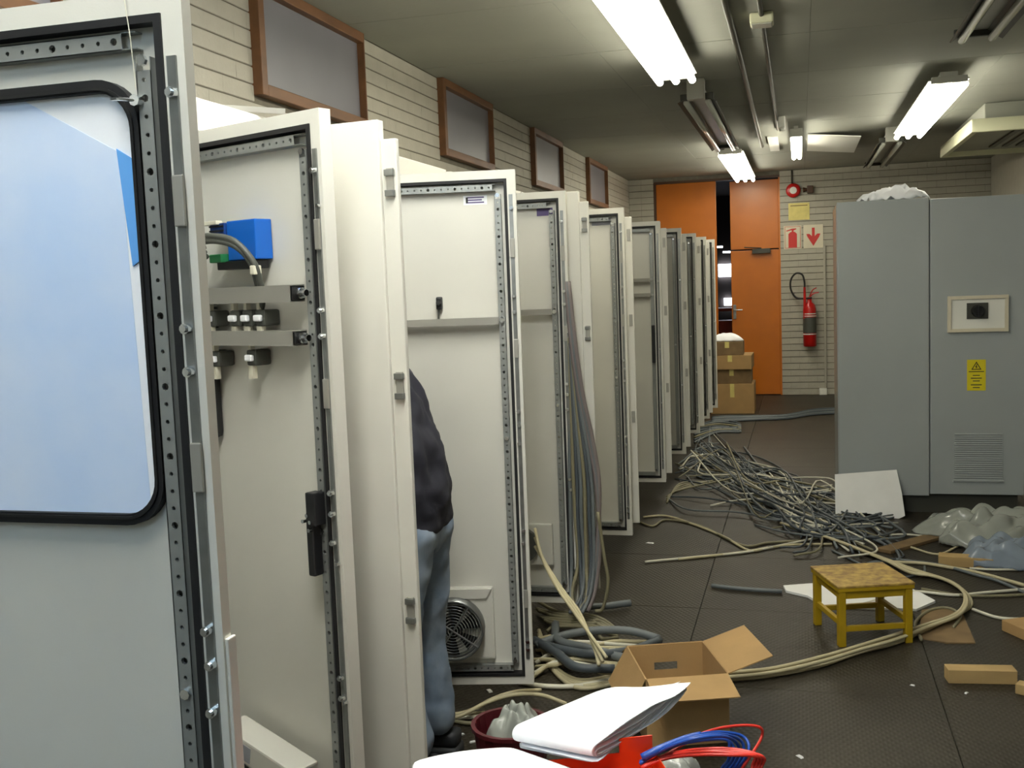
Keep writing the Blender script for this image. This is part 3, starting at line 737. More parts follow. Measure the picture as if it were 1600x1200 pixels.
loft(jk, [((-.028, 0, .815), (0, 0, 1), .122, .175), ((-.026, 0, .86), (0, 0, 1), .128, .182), ((-.022, 0, .95), (0, 0, 1), .130, .183), ((-.030, 0, 1.04), (-.1, 0, 1), .134, .182), ((-.066, 0, 1.12), (-.35, 0, 1), .142, .186),
          ((-.108, 0, 1.205), (-.55, 0, 1), .146, .195), ((-.145, 0, 1.295), (-.6, 0, 1), .140, .208), ((-.185, 0, 1.365), (-.7, 0, 1), .11, .175), ((-.225, 0, 1.415), (-.8, 0, 1), .064, .078)], sd=3, wr=.012)
for sgn in (1, -1):
    loft(jk, [((-.14, .14*sgn, 1.315), (-.3, sgn, -.2), .085, .085), ((-.18, .195*sgn, 1.29), (-1, .6*sgn, -.6), .078, .078), ((-.26, .21*sgn, 1.215), (-1, .1*sgn, -.6), .068, .068), ((-.34, .20*sgn, 1.155), (-1, -.1*sgn, -.1), .062, .062), ((-.42, .165*sgn, 1.195), (-1, -.3*sgn, .3), .054, .054), ((-.50, .138*sgn, 1.23), (-1, -.3*sgn, .3), .046, .046)], n=14, sd=5)
jo = jk.build('jacket', 'jacket', pn, smooth=True); md = jo.modifiers.new('s', 'SUBSURF'); md.levels = 1; md.render_levels = 2
# jeans
jv = [(.0, 0, .90), (.0, .085, .82), (-.012, .095, .64), (-.03, .10, .47), (-.012, .103, .28), (.0, .105, .07), (.0, -.085, .82), (-.03, -.095, .64), (-.055, -.10, .47), (-.03, -.103, .28), (-.0, -.105, .07)]
je = [(0, 1), (1, 2), (2, 3), (3, 4), (4, 5), (0, 6), (6, 7), (7, 8), (8, 9), (9, 10)]
jr = [(.10, .13), .10, .088, .076, .072, .084, .10, .088, .076, .072, .084]
jn = skin_obj('jeans', jv, je, jr, 'jeans', pn, 0, 3)
tx = bpy.data.textures.new('cloth folds', 'CLOUDS'); tx.noise_scale = .09; tx.noise_depth = 1
for ob_, st_ in ((jn, .030), (jo, .040)):
    if ob_ is jo: md.levels = 3; md.render_levels = 3
    dm = ob_.modifiers.new('folds', 'DISPLACE'); dm.texture = tx; dm.strength = st_; dm.mid_level = .5; dm.texture_coords = 'LOCAL'
for sgn in (1, -1):
    sh = MB(); sh.bbox((-.20, .11*sgn-.048, .0), (.085, .11*sgn+.048, .045), .018); sh.bbox((-.12, .11*sgn-.042, .04), (.08, .11*sgn+.042, .095), .02); sh.build('shoe', 'shoe', pn, smooth=True)

# ================================================================ GREY CABINET ON THE RIGHT
gc = thing('grey_cabinet', 'wide grey two-door cabinet with white-framed knob panel and yellow label', 'cabinet', (.24, 7.45, 0))
W2 = 1.16
MB().bbox((0, .024, .13), (W2, .74, 2.09), .004).build('body', 'cabgrey', gc)
MB().box((.03, .05, 0), (W2-.03, .70, .13)).build('plinth', 'darkfix', gc)
MB().box((-.003, .026, .132), (-.0005, .738, 2.088)).build('side_panel', 'cabside', gc)
d1 = MB().bbox((.002, 0, .122), (.577, .0238, 2.10), .004).build('door', 'cabgrey', gc)
d2 = MB().bbox((.585, 0, .135), (W2-.002, .0238, 2.09), .004).build('door', 'cabgrey', gc)
X = lambda v: v-.24
fr_ = MB(); fr_.ring(X(.929), X(1.296), 1.216, 1.452, .022, -.022, -.0005); fr_.build('panel_frame', 'signwhite', d2)
MB().box((X(.951), -.012, 1.238), (X(1.274), -.0005, 1.43)).build('panel_plate', 'white', d2)
MB().bbox((X(1.045), -.018, 1.300), (X(1.175), -.0122, 1.405), .003).build('switch_plate', 'darkfix', d2)
kb = MB(); kb.cyl((X(1.113), -.0182, 1.352), (0, -1, 0), .042, .03, 20, .036); kb.build('rotary_knob', 'black2', d2)
MB().bbox((X(1.108), -.062, 1.318), (X(1.118), -.0483, 1.386), .003).build('knob_grip', 'black2', d2)
lb = MB().box((X(1.05), -.0015, .829), (X(1.164), -.0002, 1.033)).build('warning_label', 'yellowlabel', d2)
zc_ = .985; tri = MB()
o3 = [(X(1.107)+.036*math.cos(math.radians(a)), zc_+.036*math.sin(math.radians(a))) for a in (90, 210, 330)]; i3 = [(X(1.107)+.026*math.cos(math.radians(a)), zc_+.026*math.sin(math.radians(a))) for a in (90, 210, 330)]
tri = rring(o3, i3, -.0022, -.0016); tri.build('warning_triangle', 'black', d2)
MB().prism([(X(1.109), zc_+.018), (X(1.099), zc_-.002), (X(1.106), zc_-.002), (X(1.103), zc_-.016), (X(1.114), zc_+.003), (X(1.107), zc_+.003), (X(1.113), zc_+.018)], .0006, Matrix.Translation((0, -.0022, 0))).build('lightning_mark', 'black', d2)
MB().box((X(1.060), -.0022, .952), (X(1.154), -.0016, .957)).build('label_rule', 'black', d2)
for k, zz in enumerate((.930, .912, .894, .868, .850)): MB().box((X(1.085-.012*(k % 2)), -.0022, zz-.004), (X(1.128+.012*(k % 2)), -.0016, zz+.002)).build('label_line', 'darkfix', d2)
for k in range(21): MB().bbox((X(.975), -.006, .245+.0145*k), (X(1.268), -.0005, .253+.0145*k), .002).build('grille_slat', 'cabgrey', d2)
MB().bbox((X(.965), -.012, .222), (X(1.275), -.0005, .236), .003).build('grille_sill', 'cabgrey', d2)
MB().box((X(.969), -.0012, .24), (X(1.274), -.0001, .55)).build('grille_back', 'cabgrey', d2)
# crumpled sheet on its top
def crumple(name, label, cat, c, sx, sy_, h, m_, n=14, seed=1, group=None, z0=0.0, rough=.06, fq=4.2, sub=True):
    rnd = random.Random(seed); b = MB(); ph = [rnd.uniform(0, 6.28) for _ in range(8)]; fr2 = [rnd.uniform(.8, 2.6) for _ in range(8)]
    vs = []
    for i in range(n+1):
        for j in range(n+1):
            u, v = i/n*2-1, j/n*2-1
            e = max(0, 1-max(u*u, v*v)**1.5)
            zz = 0
            for k in range(4): zz += (abs(math.sin(fr2[k]*fq*u+fr2[k+4]*fq*v*(1 if k % 2 else -1)+ph[k])))/4
            zz = h*e*(.25+.75*zz*1.3)+rnd.uniform(0, h*rough)
            a = 1+.16*math.sin(3*math.atan2(v, u)+ph[5])+.08*math.sin(7*math.atan2(v, u)+ph[6])
            k2 = 1/max(1, math.hypot(u, v)/1.08)
            vs.append((c[0]+u*sx*a*k2, c[1]+v*sy_*a*k2, z0+zz+.002))
    fs = [(i*(n+1)+j, (i+1)*(n+1)+j, (i+1)*(n+1)+j+1, i*(n+1)+j+1) for i in range(n) for j in range(n)]
    b.add(vs, fs); o = b.build(name, m_, smooth=True); ss = o.modifiers.new('s', 'SUBSURF'); ss.levels = 1; ss.render_levels = 1; ss.show_render = ss.show_viewport = sub
    md = o.modifiers.new('thickness', 'SOLIDIFY'); md.thickness = .0015; md.offset = 1
    return tag(o, label, cat, group)
crumple('crumpled_sheet', 'crumpled white sheet on top of the grey cabinet', 'sheet', (.62, 7.58), .20, .10, .075, 'paper', 12, 5, z0=2.09, rough=.5, sub=False)

# ================================================================ FAR WALL ITEMS
S = at((1238, 371), 1, YF)
def sign(name, label, x0, x1, z0, z1, m_='signwhite'):
    r = thing(name, label, 'sign', ((x0+x1)/2, YF-.006, z0)); MB().bbox((-(x1-x0)/2, -.008, 0), ((x1-x0)/2, -.0005, z1-z0), .002).build('board', m_, r); return r
s1 = sign('extinguisher_sign', 'sign with a red fire extinguisher pictogram beside the arrow sign', -.205, .025, 1.96, 2.27)
MB().prism([(-.055, .02), (.055, .02), (.055, .20), (.03, .225), (.012, .23), (.012, .245), (.05, .262), (.045, .272), (-.01, .27), (-.085, .245), (-.08, .235), (-.012, .25), (-.012, .23), (-.03, .225), (-.055, .20)], .001, Matrix.Translation((0, -.0092, 0))).build('pictogram', 'signred', s1)
MB().ring(-.10, .10, .012, .298, .005, -.0092, -.0082).build('sign_border', 'red', s1)
s2 = sign('arrow_sign', 'sign with a red arrow pointing down above the fire extinguisher', .05, .30, 1.96, 2.27)
MB().prism([(-.018, .27), (-.018, .16), (-.05, .19), (-.09, .19), (-.075, .15), (0, .03), (.075, .15), (.09, .19), (.05, .19), (.018, .16), (.018, .27)], .001, Matrix.Translation((0, -.0092, 0))).build('arrow', 'signred', s2)
s3 = sign('notice_sign', 'pale yellow notice board below the red alarm bell', -.14, .13, 2.34, 2.565, 'signyellow')
MB().box((-.11, -.0092, .185), (.11, -.0082, .195)).build('notice_line', 'carddark', s3)
bl = thing('alarm_bell', 'round red alarm bell with a white centre on the brick wall', 'bell', (-.075, YF-.006, 2.73))
T_ = Matrix.Rotation(math.radians(90), 4, 'X')
b_ = MB(); b_.lathe([(.0, .02), (.085, .02), (.095, .035), (.085, .05), (.05, .055), (.0, .055)], n=24); b_.v = [tuple(T_ @ Vector(v)) for v in b_.v]; b_.build('gong', 'red', bl, smooth=True)
MB().cyl((0, 0, 0), (0, -1, 0), .04, .025, 14).build('base', 'red', bl)
MB().cyl((0, -.0552, 0), (0, -1, 0), .046, .006, 18).build('centre_cap', 'white', bl)
sd = thing('alarm_sounder', 'small dark red sounder horn beside the alarm bell', 'alarm', (.12, YF-.006, 2.73))
MB().bbox((-.02, -.07, -.05), (.06, -.0005, .05), .01).build('sounder_body', 'orangetrim', sd); MB().cyl((-.02, -.035, 0), (-1, 0, 0), .02, .05, 10, .035).build('horn', 'orangetrim', sd)
fe = thing('fire_extinguisher', 'red fire extinguisher with a looped black hose hung on brick wall', 'fire extinguisher', (.115, YF-.105, .66))
b_ = MB(); b_.lathe([(0, 0), (.075, 0), (.085, .012), (.085, .50), (.07, .555), (.03, .59), (.03, .62), (0, .62)], n=22); b_.build('cylinder', 'red', fe, smooth=True)
b_ = MB(); b_.lathe([(.0862, .18), (.0862, .39)], n=22); b_.build('instruction_label', 'term', fe)
for zz, hh_ in ((.40, .012), (.43, .012), (.16, .012)):
    b_ = MB(); b_.lathe([(.0866, zz), (.0866, zz+hh_)], n=22); b_.build('white_band', 'white', fe)
b_ = MB(); b_.bbox((-.03, -.02, .62), (.03, .02, .66), .006); b_.tube([(.0, 0, .65), (.05, -.01, .70), (.12, -.02, .715)], .009); b_.tube([(0, 0, .66), (.04, -.01, .745), (.09, -.02, .775)], .007); b_.build('valve_lever', 'red', fe)
b_ = MB(); b_.tube([(.03, -.02, .645), (-.06, -.03, .64), (-.17, -.03, .655), (-.235, -.03, .76), (-.235, -.03, .89), (-.17, -.03, .975), (-.09, -.03, .955), (-.062, -.04, .86), (-.060, -.05, .78)], .012, 8, 6); b_.build('hose', 'black', fe, smooth=True)
MB().cyl((-.060, -.05, .79), (0, .04, -1), .016, .42, 10, .022).build('discharge_horn', 'red', fe)
MB().bbox((-.05, .086, .30), (.05, .104, .40), .004).build('wall_bracket', 'zinc', fe)

# cartons by the orange door
def carton(label, x0, x1, y0, y1, z0, z1, m_='card', rot=0):
    r = thing('carton', label, 'carton', ((x0+x1)/2, (y0+y1)/2, z0), math.radians(rot)); w_, d_ = (x1-x0)/2, (y1-y0)/2; h_ = z1-z0
    MB().bbox((-w_, -d_, 0), (w_, d_, h_-.003), .006).build('carton_body', m_, r)
    for sx in (-1, 1): MB().box((min(0, sx*w_)+.002, -d_+.002, h_-.003), (max(0, sx*w_)-.002, d_-.002, h_)).build('flap', m_, r)
    MB().box((-.025, -d_-.0008, h_*.55), (.025, -d_-.0001, h_)).build('tape', 'signyellow', r)
    return r
carton('large brown carton at the bottom of the stack by the orange doors', -1.05, -.54, 12.72, 13.2, 0, .36)
carton('dark brown carton above the large bottom carton of the stack', -1.04, -.57, 12.74, 13.2, .3605, .53, 'carddark', 1)
carton('pale carton with a taped lid, next to the top of the stack', -1.06, -.56, 12.70, 13.2, .5305, .70, 'card', -1)
carton('small carton topmost of the stack, papers lying on it', -1.04, -.66, 12.72, 13.1, .7005, .86, 'carddark', 1)
crumple('crumpled_paper', 'crumpled white papers on top of the carton stack', 'paper', (-.86, 12.9), .18, .16, .10, 'paper', 10, 9, z0=.862)

# ================================================================ FLOOR ITEMS
# leaning white board
bd = MB(); poly = [(.0, .012), (.0, .29), (.395, .325), (.425, .16), (.44, .02), (.40, .0), (.33, .005), (.22, .03), (.10, .025)]
lean = Matrix.Translation((.21, 7.28, 0)) @ Matrix.Rotation(math.radians(-16), 4, 'X')
bd.prism(poly, .012, lean); tag(bd.build('white_board', 'foam'), 'torn white board leaning against the grey cabinet', 'board')
# foam sheet under the stool
def slab(name, label, cat, pix, th, m_, z=0.0):
    P = [fl(q, z) for q in pix]; n = len(P); b = MB()
    b.add([(p.x, p.y, z) for p in P]+[(p.x, p.y, z+th) for p in P], [tuple(range(n))[::-1], tuple(range(n, 2*n))]+[(i, (i+1) % n, n+(i+1) % n, n+i) for i in range(n)])
    return tag(b.build(name, m_), label, cat)
slab('foam_sheet', 'torn white foam sheet lying on floor under the yellow stool', 'foam sheet', [(1224, 918), (1228, 926), (1262, 934), (1290, 950), (1345, 952), (1400, 954), (1432, 955), (1462, 942), (1440, 930), (1405, 914), (1370, 920), (1335, 913), (1290, 913)], .012, 'foam')
slab('cardboard_piece', 'flat brown cardboard piece under the cable loop beside stool', 'cardboard', [(1440, 955), (1436, 998), (1480, 1006), (1524, 1006), (1505, 962), (1470, 950)], .006, 'carddark')
# yellow stool
def stool():
    c = [Vector((.154, 4.723, 0)), Vector((.423, 4.824, 0)), Vector((.345, 5.106, 0)), Vector((.073, 5.02, 0))]
    r = thing('step_stool', 'small yellow painted wooden step stool with worn top', 'stool', (.25, 4.92, 0), math.radians(19)); 
    w_, d_, h_ = .150, .150, .275
    for sx in (-1, 1):
        for sy__ in (-1, 1): MB().bbox((sx*w_-.016, sy__*d_-.016, 0), (sx*w_+.016, sy__*d_+.016, h_-.028), .003).build('leg', 'stool', r)
    for sy__ in (-1, 1):
        MB().bbox((-w_+.016, sy__*d_-.009, h_-.062), (w_-.016, sy__*d_+.009, h_-.028), .003).build('apron', 'stool', r); MB().bbox((-w_+.016, sy__*d_-.009, .065), (w_-.016, sy__*d_+.009, .09), .003).build('stretcher', 'stool', r)
    for sx in (-1, 1):
        MB().bbox((sx*w_-.009, -d_+.016, h_-.062), (sx*w_+.009, d_-.016, h_-.028), .003).build('apron', 'stool', r); MB().bbox((sx*w_-.009, -d_+.016, .09), (sx*w_+.009, d_-.016, .115), .003).build('stretcher', 'stool', r)
    MB().bbox((-w_-.022, -d_-.022, h_-.028), (w_+.022, d_+.022, h_-.010), .003).build('top_frame', 'stool', r)
    MB().bbox((-w_-.024, -d_-.024, h_-.010), (w_+.024, d_+.024, h_), .003).build('seat', 'stooltop', r)
stool()
# timber, offcuts
def block(label, pa, pb, wd, h, m_, name='timber_block', cat='timber', z=0.0):
    a, b = fl(pa, z), fl(pb, z); dv = b-a; L = dv.length; ang = math.atan2(dv.y, dv.x)
    o = MB().bbox((0, 0, 0), (L, wd, h), .003).build(name, m_, None, (a.x, a.y, z), ang); return tag(o, label, cat)
block('pale timber block lying alone on the dark floor', (1482, 1068), (1590, 1070), .07, .055, 'timber')
block('cardboard strip poking out of the plastic film heap', (1392, 866), (1490, 838), .10, .02, 'carddark', 'cardboard_strip', 'cardboard')
block('short brown offcut beside the bluish plastic film', (1466, 884), (1552, 890), .09, .055, 'timber', 'timber_offcut')
block('open carton tray with white lining near the timber block', (1565, 985), (1625, 1012), .16, .05, 'card', 'carton_tray', 'carton')
block('small timber end behind the pale timber block', (1586, 1084), (1630, 1094), .05, .04, 'timber', 'timber_end')
crumple('plastic_film', 'heap of clear grey plastic film by the grey cabinet', 'plastic film', (1.13, 6.75), .42, .28, .17, 'plastic', 30, 3, rough=.16, fq=3.2)
crumple('plastic_sheet', 'bluish crumpled plastic sheet in front of the film heap', 'plastic film', (1.16, 6.28), .30, .20, .12, 'plasticblue', 26, 8, rough=.16, fq=3.2)

# open carton box in the middle
ca = [Vector((-.646, 3.883)), Vector((-.364, 3.992)), Vector((-.271, 3.657)), Vector((-.55, 3.556))]
bx = thing('open_carton', 'open brown carton with four spread flaps and hand hole', 'carton', (-.457, 3.772, 0), math.radians(20))
w_, d_, h_ = .148, .172, .25; t = .004
MB().box((-w_, -d_, 0), (w_, d_, t)).build('carton_bottom', 'card', bx)
MB().box((-w_, -d_, t), (w_, -d_+t, h_)).build('carton_side', 'card', bx)
hs_ = MB(); hs_.box((-w_, d_-t, t), (w_, d_, .15)); hs_.box((-w_, d_-t, .18), (w_, d_, h_)); hs_.box((-w_, d_-t, .15), (-.045, d_, .18)); hs_.box((.045, d_-t, .15), (w_, d_, .18)); hs_.build('carton_side', 'card', bx)
for sx in (-1, 1): MB().box((sx*w_-(t if sx > 0 else 0), -d_+t, t), (sx*w_+(0 if sx > 0 else t), d_-t, h_)).build('carton_side', 'card', bx)
def flap(axis, sgn, L, ang):
    """flap hinged at the rim; ang from upright outwards"""
    a = math.radians(ang); b = MB()
    if axis == 'x':
        m4 = Matrix.Translation((sgn*w_, 0, h_)) @ Matrix.Rotation(sgn*a, 4, 'Y'); b.box((-.002, -d_+.003, 0), (.002, d_-.003, L), m4)
    else:
        m4 = Matrix.Translation((0, sgn*d_, h_)) @ Matrix.Rotation(-sgn*a, 4, 'X'); b.box((-w_+.003, -.002, 0), (w_-.003, .002, L), m4)
    b.build('flap', 'card', bx)
flap('x', -1, .15, 150); flap('x', 1, .17, 72); flap('y', 1, .14, 118); flap('y', -1, .15, 100)
crumple('packing_scrap', 'pale packing scrap inside the open carton', 'scrap', (-.44, 3.78), .09, .1, .06, 'foam', 8, 4, z0=.006)
# small scraps on the floor
for i, (q, sz) in enumerate((((718, 1140), .03), ((745, 1136), .05), ((708, 1165), .03), ((735, 1162), .025), ((770, 1082), .04), ((1022, 849), .05), ((1256, 1185), .03), ((1510, 1085), .02), ((1430, 1072), .02), ((720, 1150), .02), ((765, 1150), .02), ((690, 1158), .02))):
    p = fl(q); b = MB(); a = random.uniform(0, 3); mt = Matrix.Translation((p.x, p.y, .0005)) @ Matrix.Rotation(a, 4, 'Z'); b.prism([(0, 0), (sz, .0), (sz*.8, .004), (sz*.1, .005)], sz*.4, mt); tag(b.build('scrap', 'foam'), 'tiny pale scrap littering the dark floor', 'scrap', 'pale scraps littering the floor')
cp = fl((702, 1106)); b = thing('cable_gland', 'small white plastic gland standing beside the worker', 'gland', (cp.x, cp.y, 0)); MB().cyl((0, 0, 0), (0, 0, 1), .022, .035, 12, .02).build('gland_body', 'cabwhite', b); MB().cyl((0, 0, .035), (0, 0, 1), .014, .012, 12).build('neck', 'darkplastic', b); MB().cyl((0, 0, .047), (0, 0, 1), .02, .03, 12, .018).build('cap', 'cabwhite', b)

# maroon bin with plastic bag
bn = thing('waste_bin', 'maroon plastic bin with crumpled bag beside the paper stack', 'bin', (-.90, 3.10, 0), .3)
b = MB(); b.lathe([(0, .002), (.095, .002), (.12, .25), (.128, .25), (.128, .262), (.115, .262), (.09, .012), (0, .012)], n=24); b.build('bin_body', 'bin', bn, smooth=False)
crumple('plastic_bag', 'clear crumpled plastic bag stuffed into the maroon bin', 'bag', (-.885, 3.11), .085, .085, .12, 'plastic', 20, 12, z0=.19, rough=.12, fq=2.6)

# red trolley with papers
TZ = .66
tr_ = thing('tool_trolley', 'orange red steel trolley carrying the stack of drawings', 'trolley', (-.406, 1.821, 0), math.radians(24))
MB().box((-.24, -.26, TZ-.03), (.20, .20, TZ-.026)).build('tray', 'trolley', tr_)
for (a, b2) in (((-.24, -.262, TZ-.03), (.20, -.26, TZ+.02)), ((-.24, .20, TZ-.03), (.20, .202, TZ+.02)), ((-.242, -.26, TZ-.03), (-.24, .20, TZ+.02)), ((.20, -.26, TZ-.03), (.202, .20, TZ+.02))): MB().box(a, b2).build('tray_lip', 'trolley', tr_)
MB().box((.13, .20, TZ+.02), (.20, .203, TZ+.05)).build('corner_plate', 'trolley', tr_)
for sx in (-.225, .18):
    for sy__ in (-.245, .18): MB().box((sx, sy__, .06), (sx+.015, sy__+.015, TZ-.03)).build('post', 'trolley', tr_); MB().cyl((sx+.007, sy__+.007, 0), (0, 0, 1), .02, .06, 10).build('caster', 'black', tr_)
MB().box((-.24, -.26, .18), (.20, .20, .184)).build('shelf', 'trolley', tr_)
# papers
def sheet(name, rows, m_='paper', th=.0012, parent=None):
    """rows: list of rows of points -> smooth sheet"""
    nr, nc = len(rows), len(rows[0]); b = MB()
    b.add([tuple(p) for r in rows for p in r], [(i*nc+j, (i+1)*nc+j, (i+1)*nc+j+1, i*nc+j+1) for i in range(nr-1) for j in range(nc-1)])
    o = b.build(name, m_, parent, smooth=True); md = o.modifiers.new('t', 'SOLIDIFY'); md.thickness = th; md.offset = 0
    md = o.modifiers.new('s', 'SUBSURF'); md.levels = 1; md.render_levels = 1
    return o
pp = thing('drawing_stack', 'stack of white drawings with a folded-over top lying on red trolley', 'papers', (0, 0, 0))
ZP = TZ+.021
def grid(A, B, C_, D_, n, mth, zf):
    rows = []
    for i in range(n+1):
        r = []
        for j in range(mth+1):
            u, v = i/n, j/mth; p = (A*(1-u)+B*u)*(1-v) + (D_*(1-u)+C_*u)*v
            r.append(Vector((p.x, p.y, zf(u, v))))
        rows.append(r)
    return rows
g2 = lambda q, z: fl(q, z)
for k in range(4):
    o_ = .0016*k
    A, B, C_, D_ = g2((652-3*k, 1198), ZP), g2((800, 1172), ZP), g2((905+6*k, 1215), ZP), g2((640, 1290), ZP)
    sheet('drawing_sheet', grid(A, B, C_, D_, 6, 6, lambda u, v: ZP+.002+o_+.010*math.sin(2.6*u+.5)*(1-v)), th=.001, parent=pp)
TIP, LFT, LOW = g2((1074, 1069), ZP+.012), g2((800, 1166), ZP+.012), g2((928, 1192), ZP+.012)
for k in range(4):
    e = .004*k; up = Vector((e, -e, 0))
    sheet('drawing_sheet', grid(LFT, TIP-up, TIP-up*1.5+(LOW-TIP)*.12, LOW+up, 8, 6, lambda u, v: ZP+.010+.0018*k+.004*math.sin(3.1*u)*(1-v)), th=.001, parent=pp)
# folded-over leaves: loop at the left end, top layers tapering to the far tip, open on the near side
def fold(k, lift):
    ax = TIP-LFT; L = ax.length*(1-.05*k); ax = ax.normalized(); off = LOW-LFT
    R_ = .019-.004*k; prof = []
    for i in range(7): prof.append((.02+(1-i/6)*L*.86, .002*k))
    for i in range(1, 8):
        a = -math.pi/2-math.pi*i/8; prof.append((.02+R_*math.cos(a)*1.1, R_+R_*math.sin(a)))
    for i in range(10):
        t_ = i/9; prof.append((.02+t_*L*.93, 2*R_*(1-max(0, t_-.30)/.70*.97)+lift*math.sin(t_*math.pi)+.016*math.exp(-((t_-.52)/.13)**2)*(1-.6*k)))
    rows = []
    for (s_, zz) in prof:
        row = []
        for j in range(7):
            v = j/6; q_ = max(0, 1-s_/L)
            wv_ = v*min(1, q_**.75+.05)
            p = LFT+ax*s_+off*wv_
            row.append(Vector((p.x, p.y, ZP+.018+zz*(1-.25*v)+.006*v*math.sin(s_*16+k*1.3))))
        rows.append(row)
    return sheet('folded_leaf', rows, th=.0012, parent=pp)
for k, lf_ in enumerate((.010, .004, .0)): fold(k, lf_)
# wires
wires = []
def wire(label, pts, r, m_, name='wire', cat='wire', group=None, n=6, k=5):
    o = MB().tube(pts, r, n, k).build(name, m_, smooth=True); return tag(o, label, cat, group)
WB = lambda q, z: fl(q, z)
base_ = [(1003, 1188), (1030, 1172), (1070, 1153)]
for i in range(5):
    j = random.uniform(-3, 3); up = [0, .02, .03, -.0, .01][i]
    pts = [WB((1000, 1190+i), TZ+.01), WB((1030+j, 1174), TZ+.025+up*.3), WB((1075+j*2, 1152+i*2), TZ+.05+up), WB((1120+3*i, 1143+3*i+j), TZ+.05+up), WB((1160-5*i, 1150+5*i), TZ+.035+up*.5), WB((1170-8*i, 1172+4*i), TZ+.015), WB((1150-6*i, 1205), TZ-.03), WB((1120, 1240), TZ-.06)]
    wire('blue wire of the loose coil springing out of the red trolley', pts, .0034, 'wireblue', group='blue wires of the coil on the trolley')
for i in range(5):
    j = random.uniform(-3, 3); tall = (i == 0)
    pts = [WB((1002, 1196+i), TZ+.006), WB((1045, 1175+2*i+j), TZ+.02), WB((1100, (1143 if tall else 1166+3*i)+j), TZ+.045), WB((1150, (1134 if tall else 1168+3*i)), TZ+.05), WB((1186 if tall else 1195-4*i, 1136 if tall else 1182), TZ+.045), WB((1190 if tall else 1196-5*i, 1152 if tall else 1196), TZ+.02), WB((1172, 1182 if tall else 1222), TZ+.0), WB((1150, 1215 if tall else 1250), TZ-.04)]
    wire('red wire of the loose coil springing out of the red trolley', pts, .0034, 'wirered', group='red wires of the coil on the trolley')
wire('thick blue cable end resting on the trolley corner', [WB((1003, 1184), TZ+.02), WB((1030, 1171), TZ+.035), WB((1068, 1156), TZ+.045), WB((1095, 1149), TZ+.05)], .009, 'wireblue')
c_ = fl((1056, 1196), TZ-.03)
crumple('parts_bag', 'clear plastic parts bag under the red and blue wires', 'bag', (c_.x, c_.y), .05, .05, .05, 'plastic', 10, 21, z0=TZ-.06)
sh_ = thing('wire_tray', 'low steel tray holding the wire coil beside red trolley', 'tray', (-.16, 1.98, 0)); MB().bbox((-.13, -.16, TZ-.075), (.14, .10, TZ-.065), .003).build('tray_plate', 'darkfix', sh_)
for sx in (-.11, .12): 
    for sy__ in (-.14, .08): MB().cyl((sx, sy__, 0), (0, 0, 1), .01, TZ-.075, 8).build('leg', 'darkfix', sh_)

# ================================================================ CABLES
def cable(label, pix, r, m_, group=None, z=None, jit=0.0, zs=None):
    pts = []
    for i, q in enumerate(pix):
        zz = (zs[i] if zs else 0)+r+.001
        p = fl((q[0]+random.uniform(-jit, jit), q[1]+random.uniform(-jit, jit)*.6), zz); pts.append(p)
    o = MB().tube(pts, r, 6, 6).build('cable', m_, smooth=True); return tag(o, label, 'cable', group)
BG = 'beige cables of the bundle swinging round the stool'
for i in range(6):
    o1 = i*2.6
    pix = [(1118+2*i, 1064-o1), (1200, 1056-o1*.9), (1280, 1040-o1*1.0), (1345, 1020-o1*.9), (1400, 1004-o1*.9), (1450, 984-o1*.6), (1497, 962-o1*.4), (1517-2*i, 944-o1), (1505-3*i, 922-o1*.8), (1478-4*i, 905-o1*.4), (1440-4*i, 893), (1400-6*i, 880-2*i), (1340-10*i, 858-4*i), (1290-14*i, 838-4*i)]
    cable('beige cable in the bundle that swings round the yellow stool', pix, .0085, 'cabbeige', BG, jit=2, zs=[.012*(i % 3)]*len(pix))
for i, (pix, r, m_) in enumerate((
    ([(1345, 945), (1420, 925), (1490, 930), (1540, 926), (1610, 920)], .008, 'cabwhite'),
    ([(1440, 920), (1500, 930), (1560, 931), (1620, 928)], .008, 'cabolive'),
    ([(1385, 878), (1440, 880), (1480, 886), (1530, 895), (1620, 920)], .010, 'cabbeige'),
    ([(1400, 874), (1470, 883), (1520, 897), (1560, 908), (1610, 930)], .009, 'cabgrey1'),
    ([(1515, 888), (1550, 890), (1590, 890)], .007, 'cabwhite'),
    ([(1372, 836), (1430, 836), (1500, 848), (1530, 852)], .007, 'cabwhite'),
    ([(1420, 854), (1465, 866), (1500, 852)], .007, 'cabbeige'),
    ([(1300, 860), (1390, 900), (1440, 895), (1445, 885)], .007, 'cabgrey1'),
    ([(1520, 952), (1560, 965), (1610, 968)], .008, 'cabwhite'),
    ([(1440, 1000), (1430, 975), (1450, 955), (1480, 950), (1500, 962), (1490, 980)], .008, 'cabolive'))):
    cable(['pale cable crossing the floor behind the cardboard piece', 'olive cable beside the pale cable on the floor', 'beige cable running out past the short offcut', 'grey cable running out past the short offcut',
           'short pale cable end beside the bluish plastic', 'pale cable slipping under the plastic film heap', 'beige cable end touching the short offcut', 'grey cable curling behind the yellow stool top',
           'pale cable heading to the carton tray', 'olive cable coiled over the flat cardboard piece'][i], pix, r, m_)
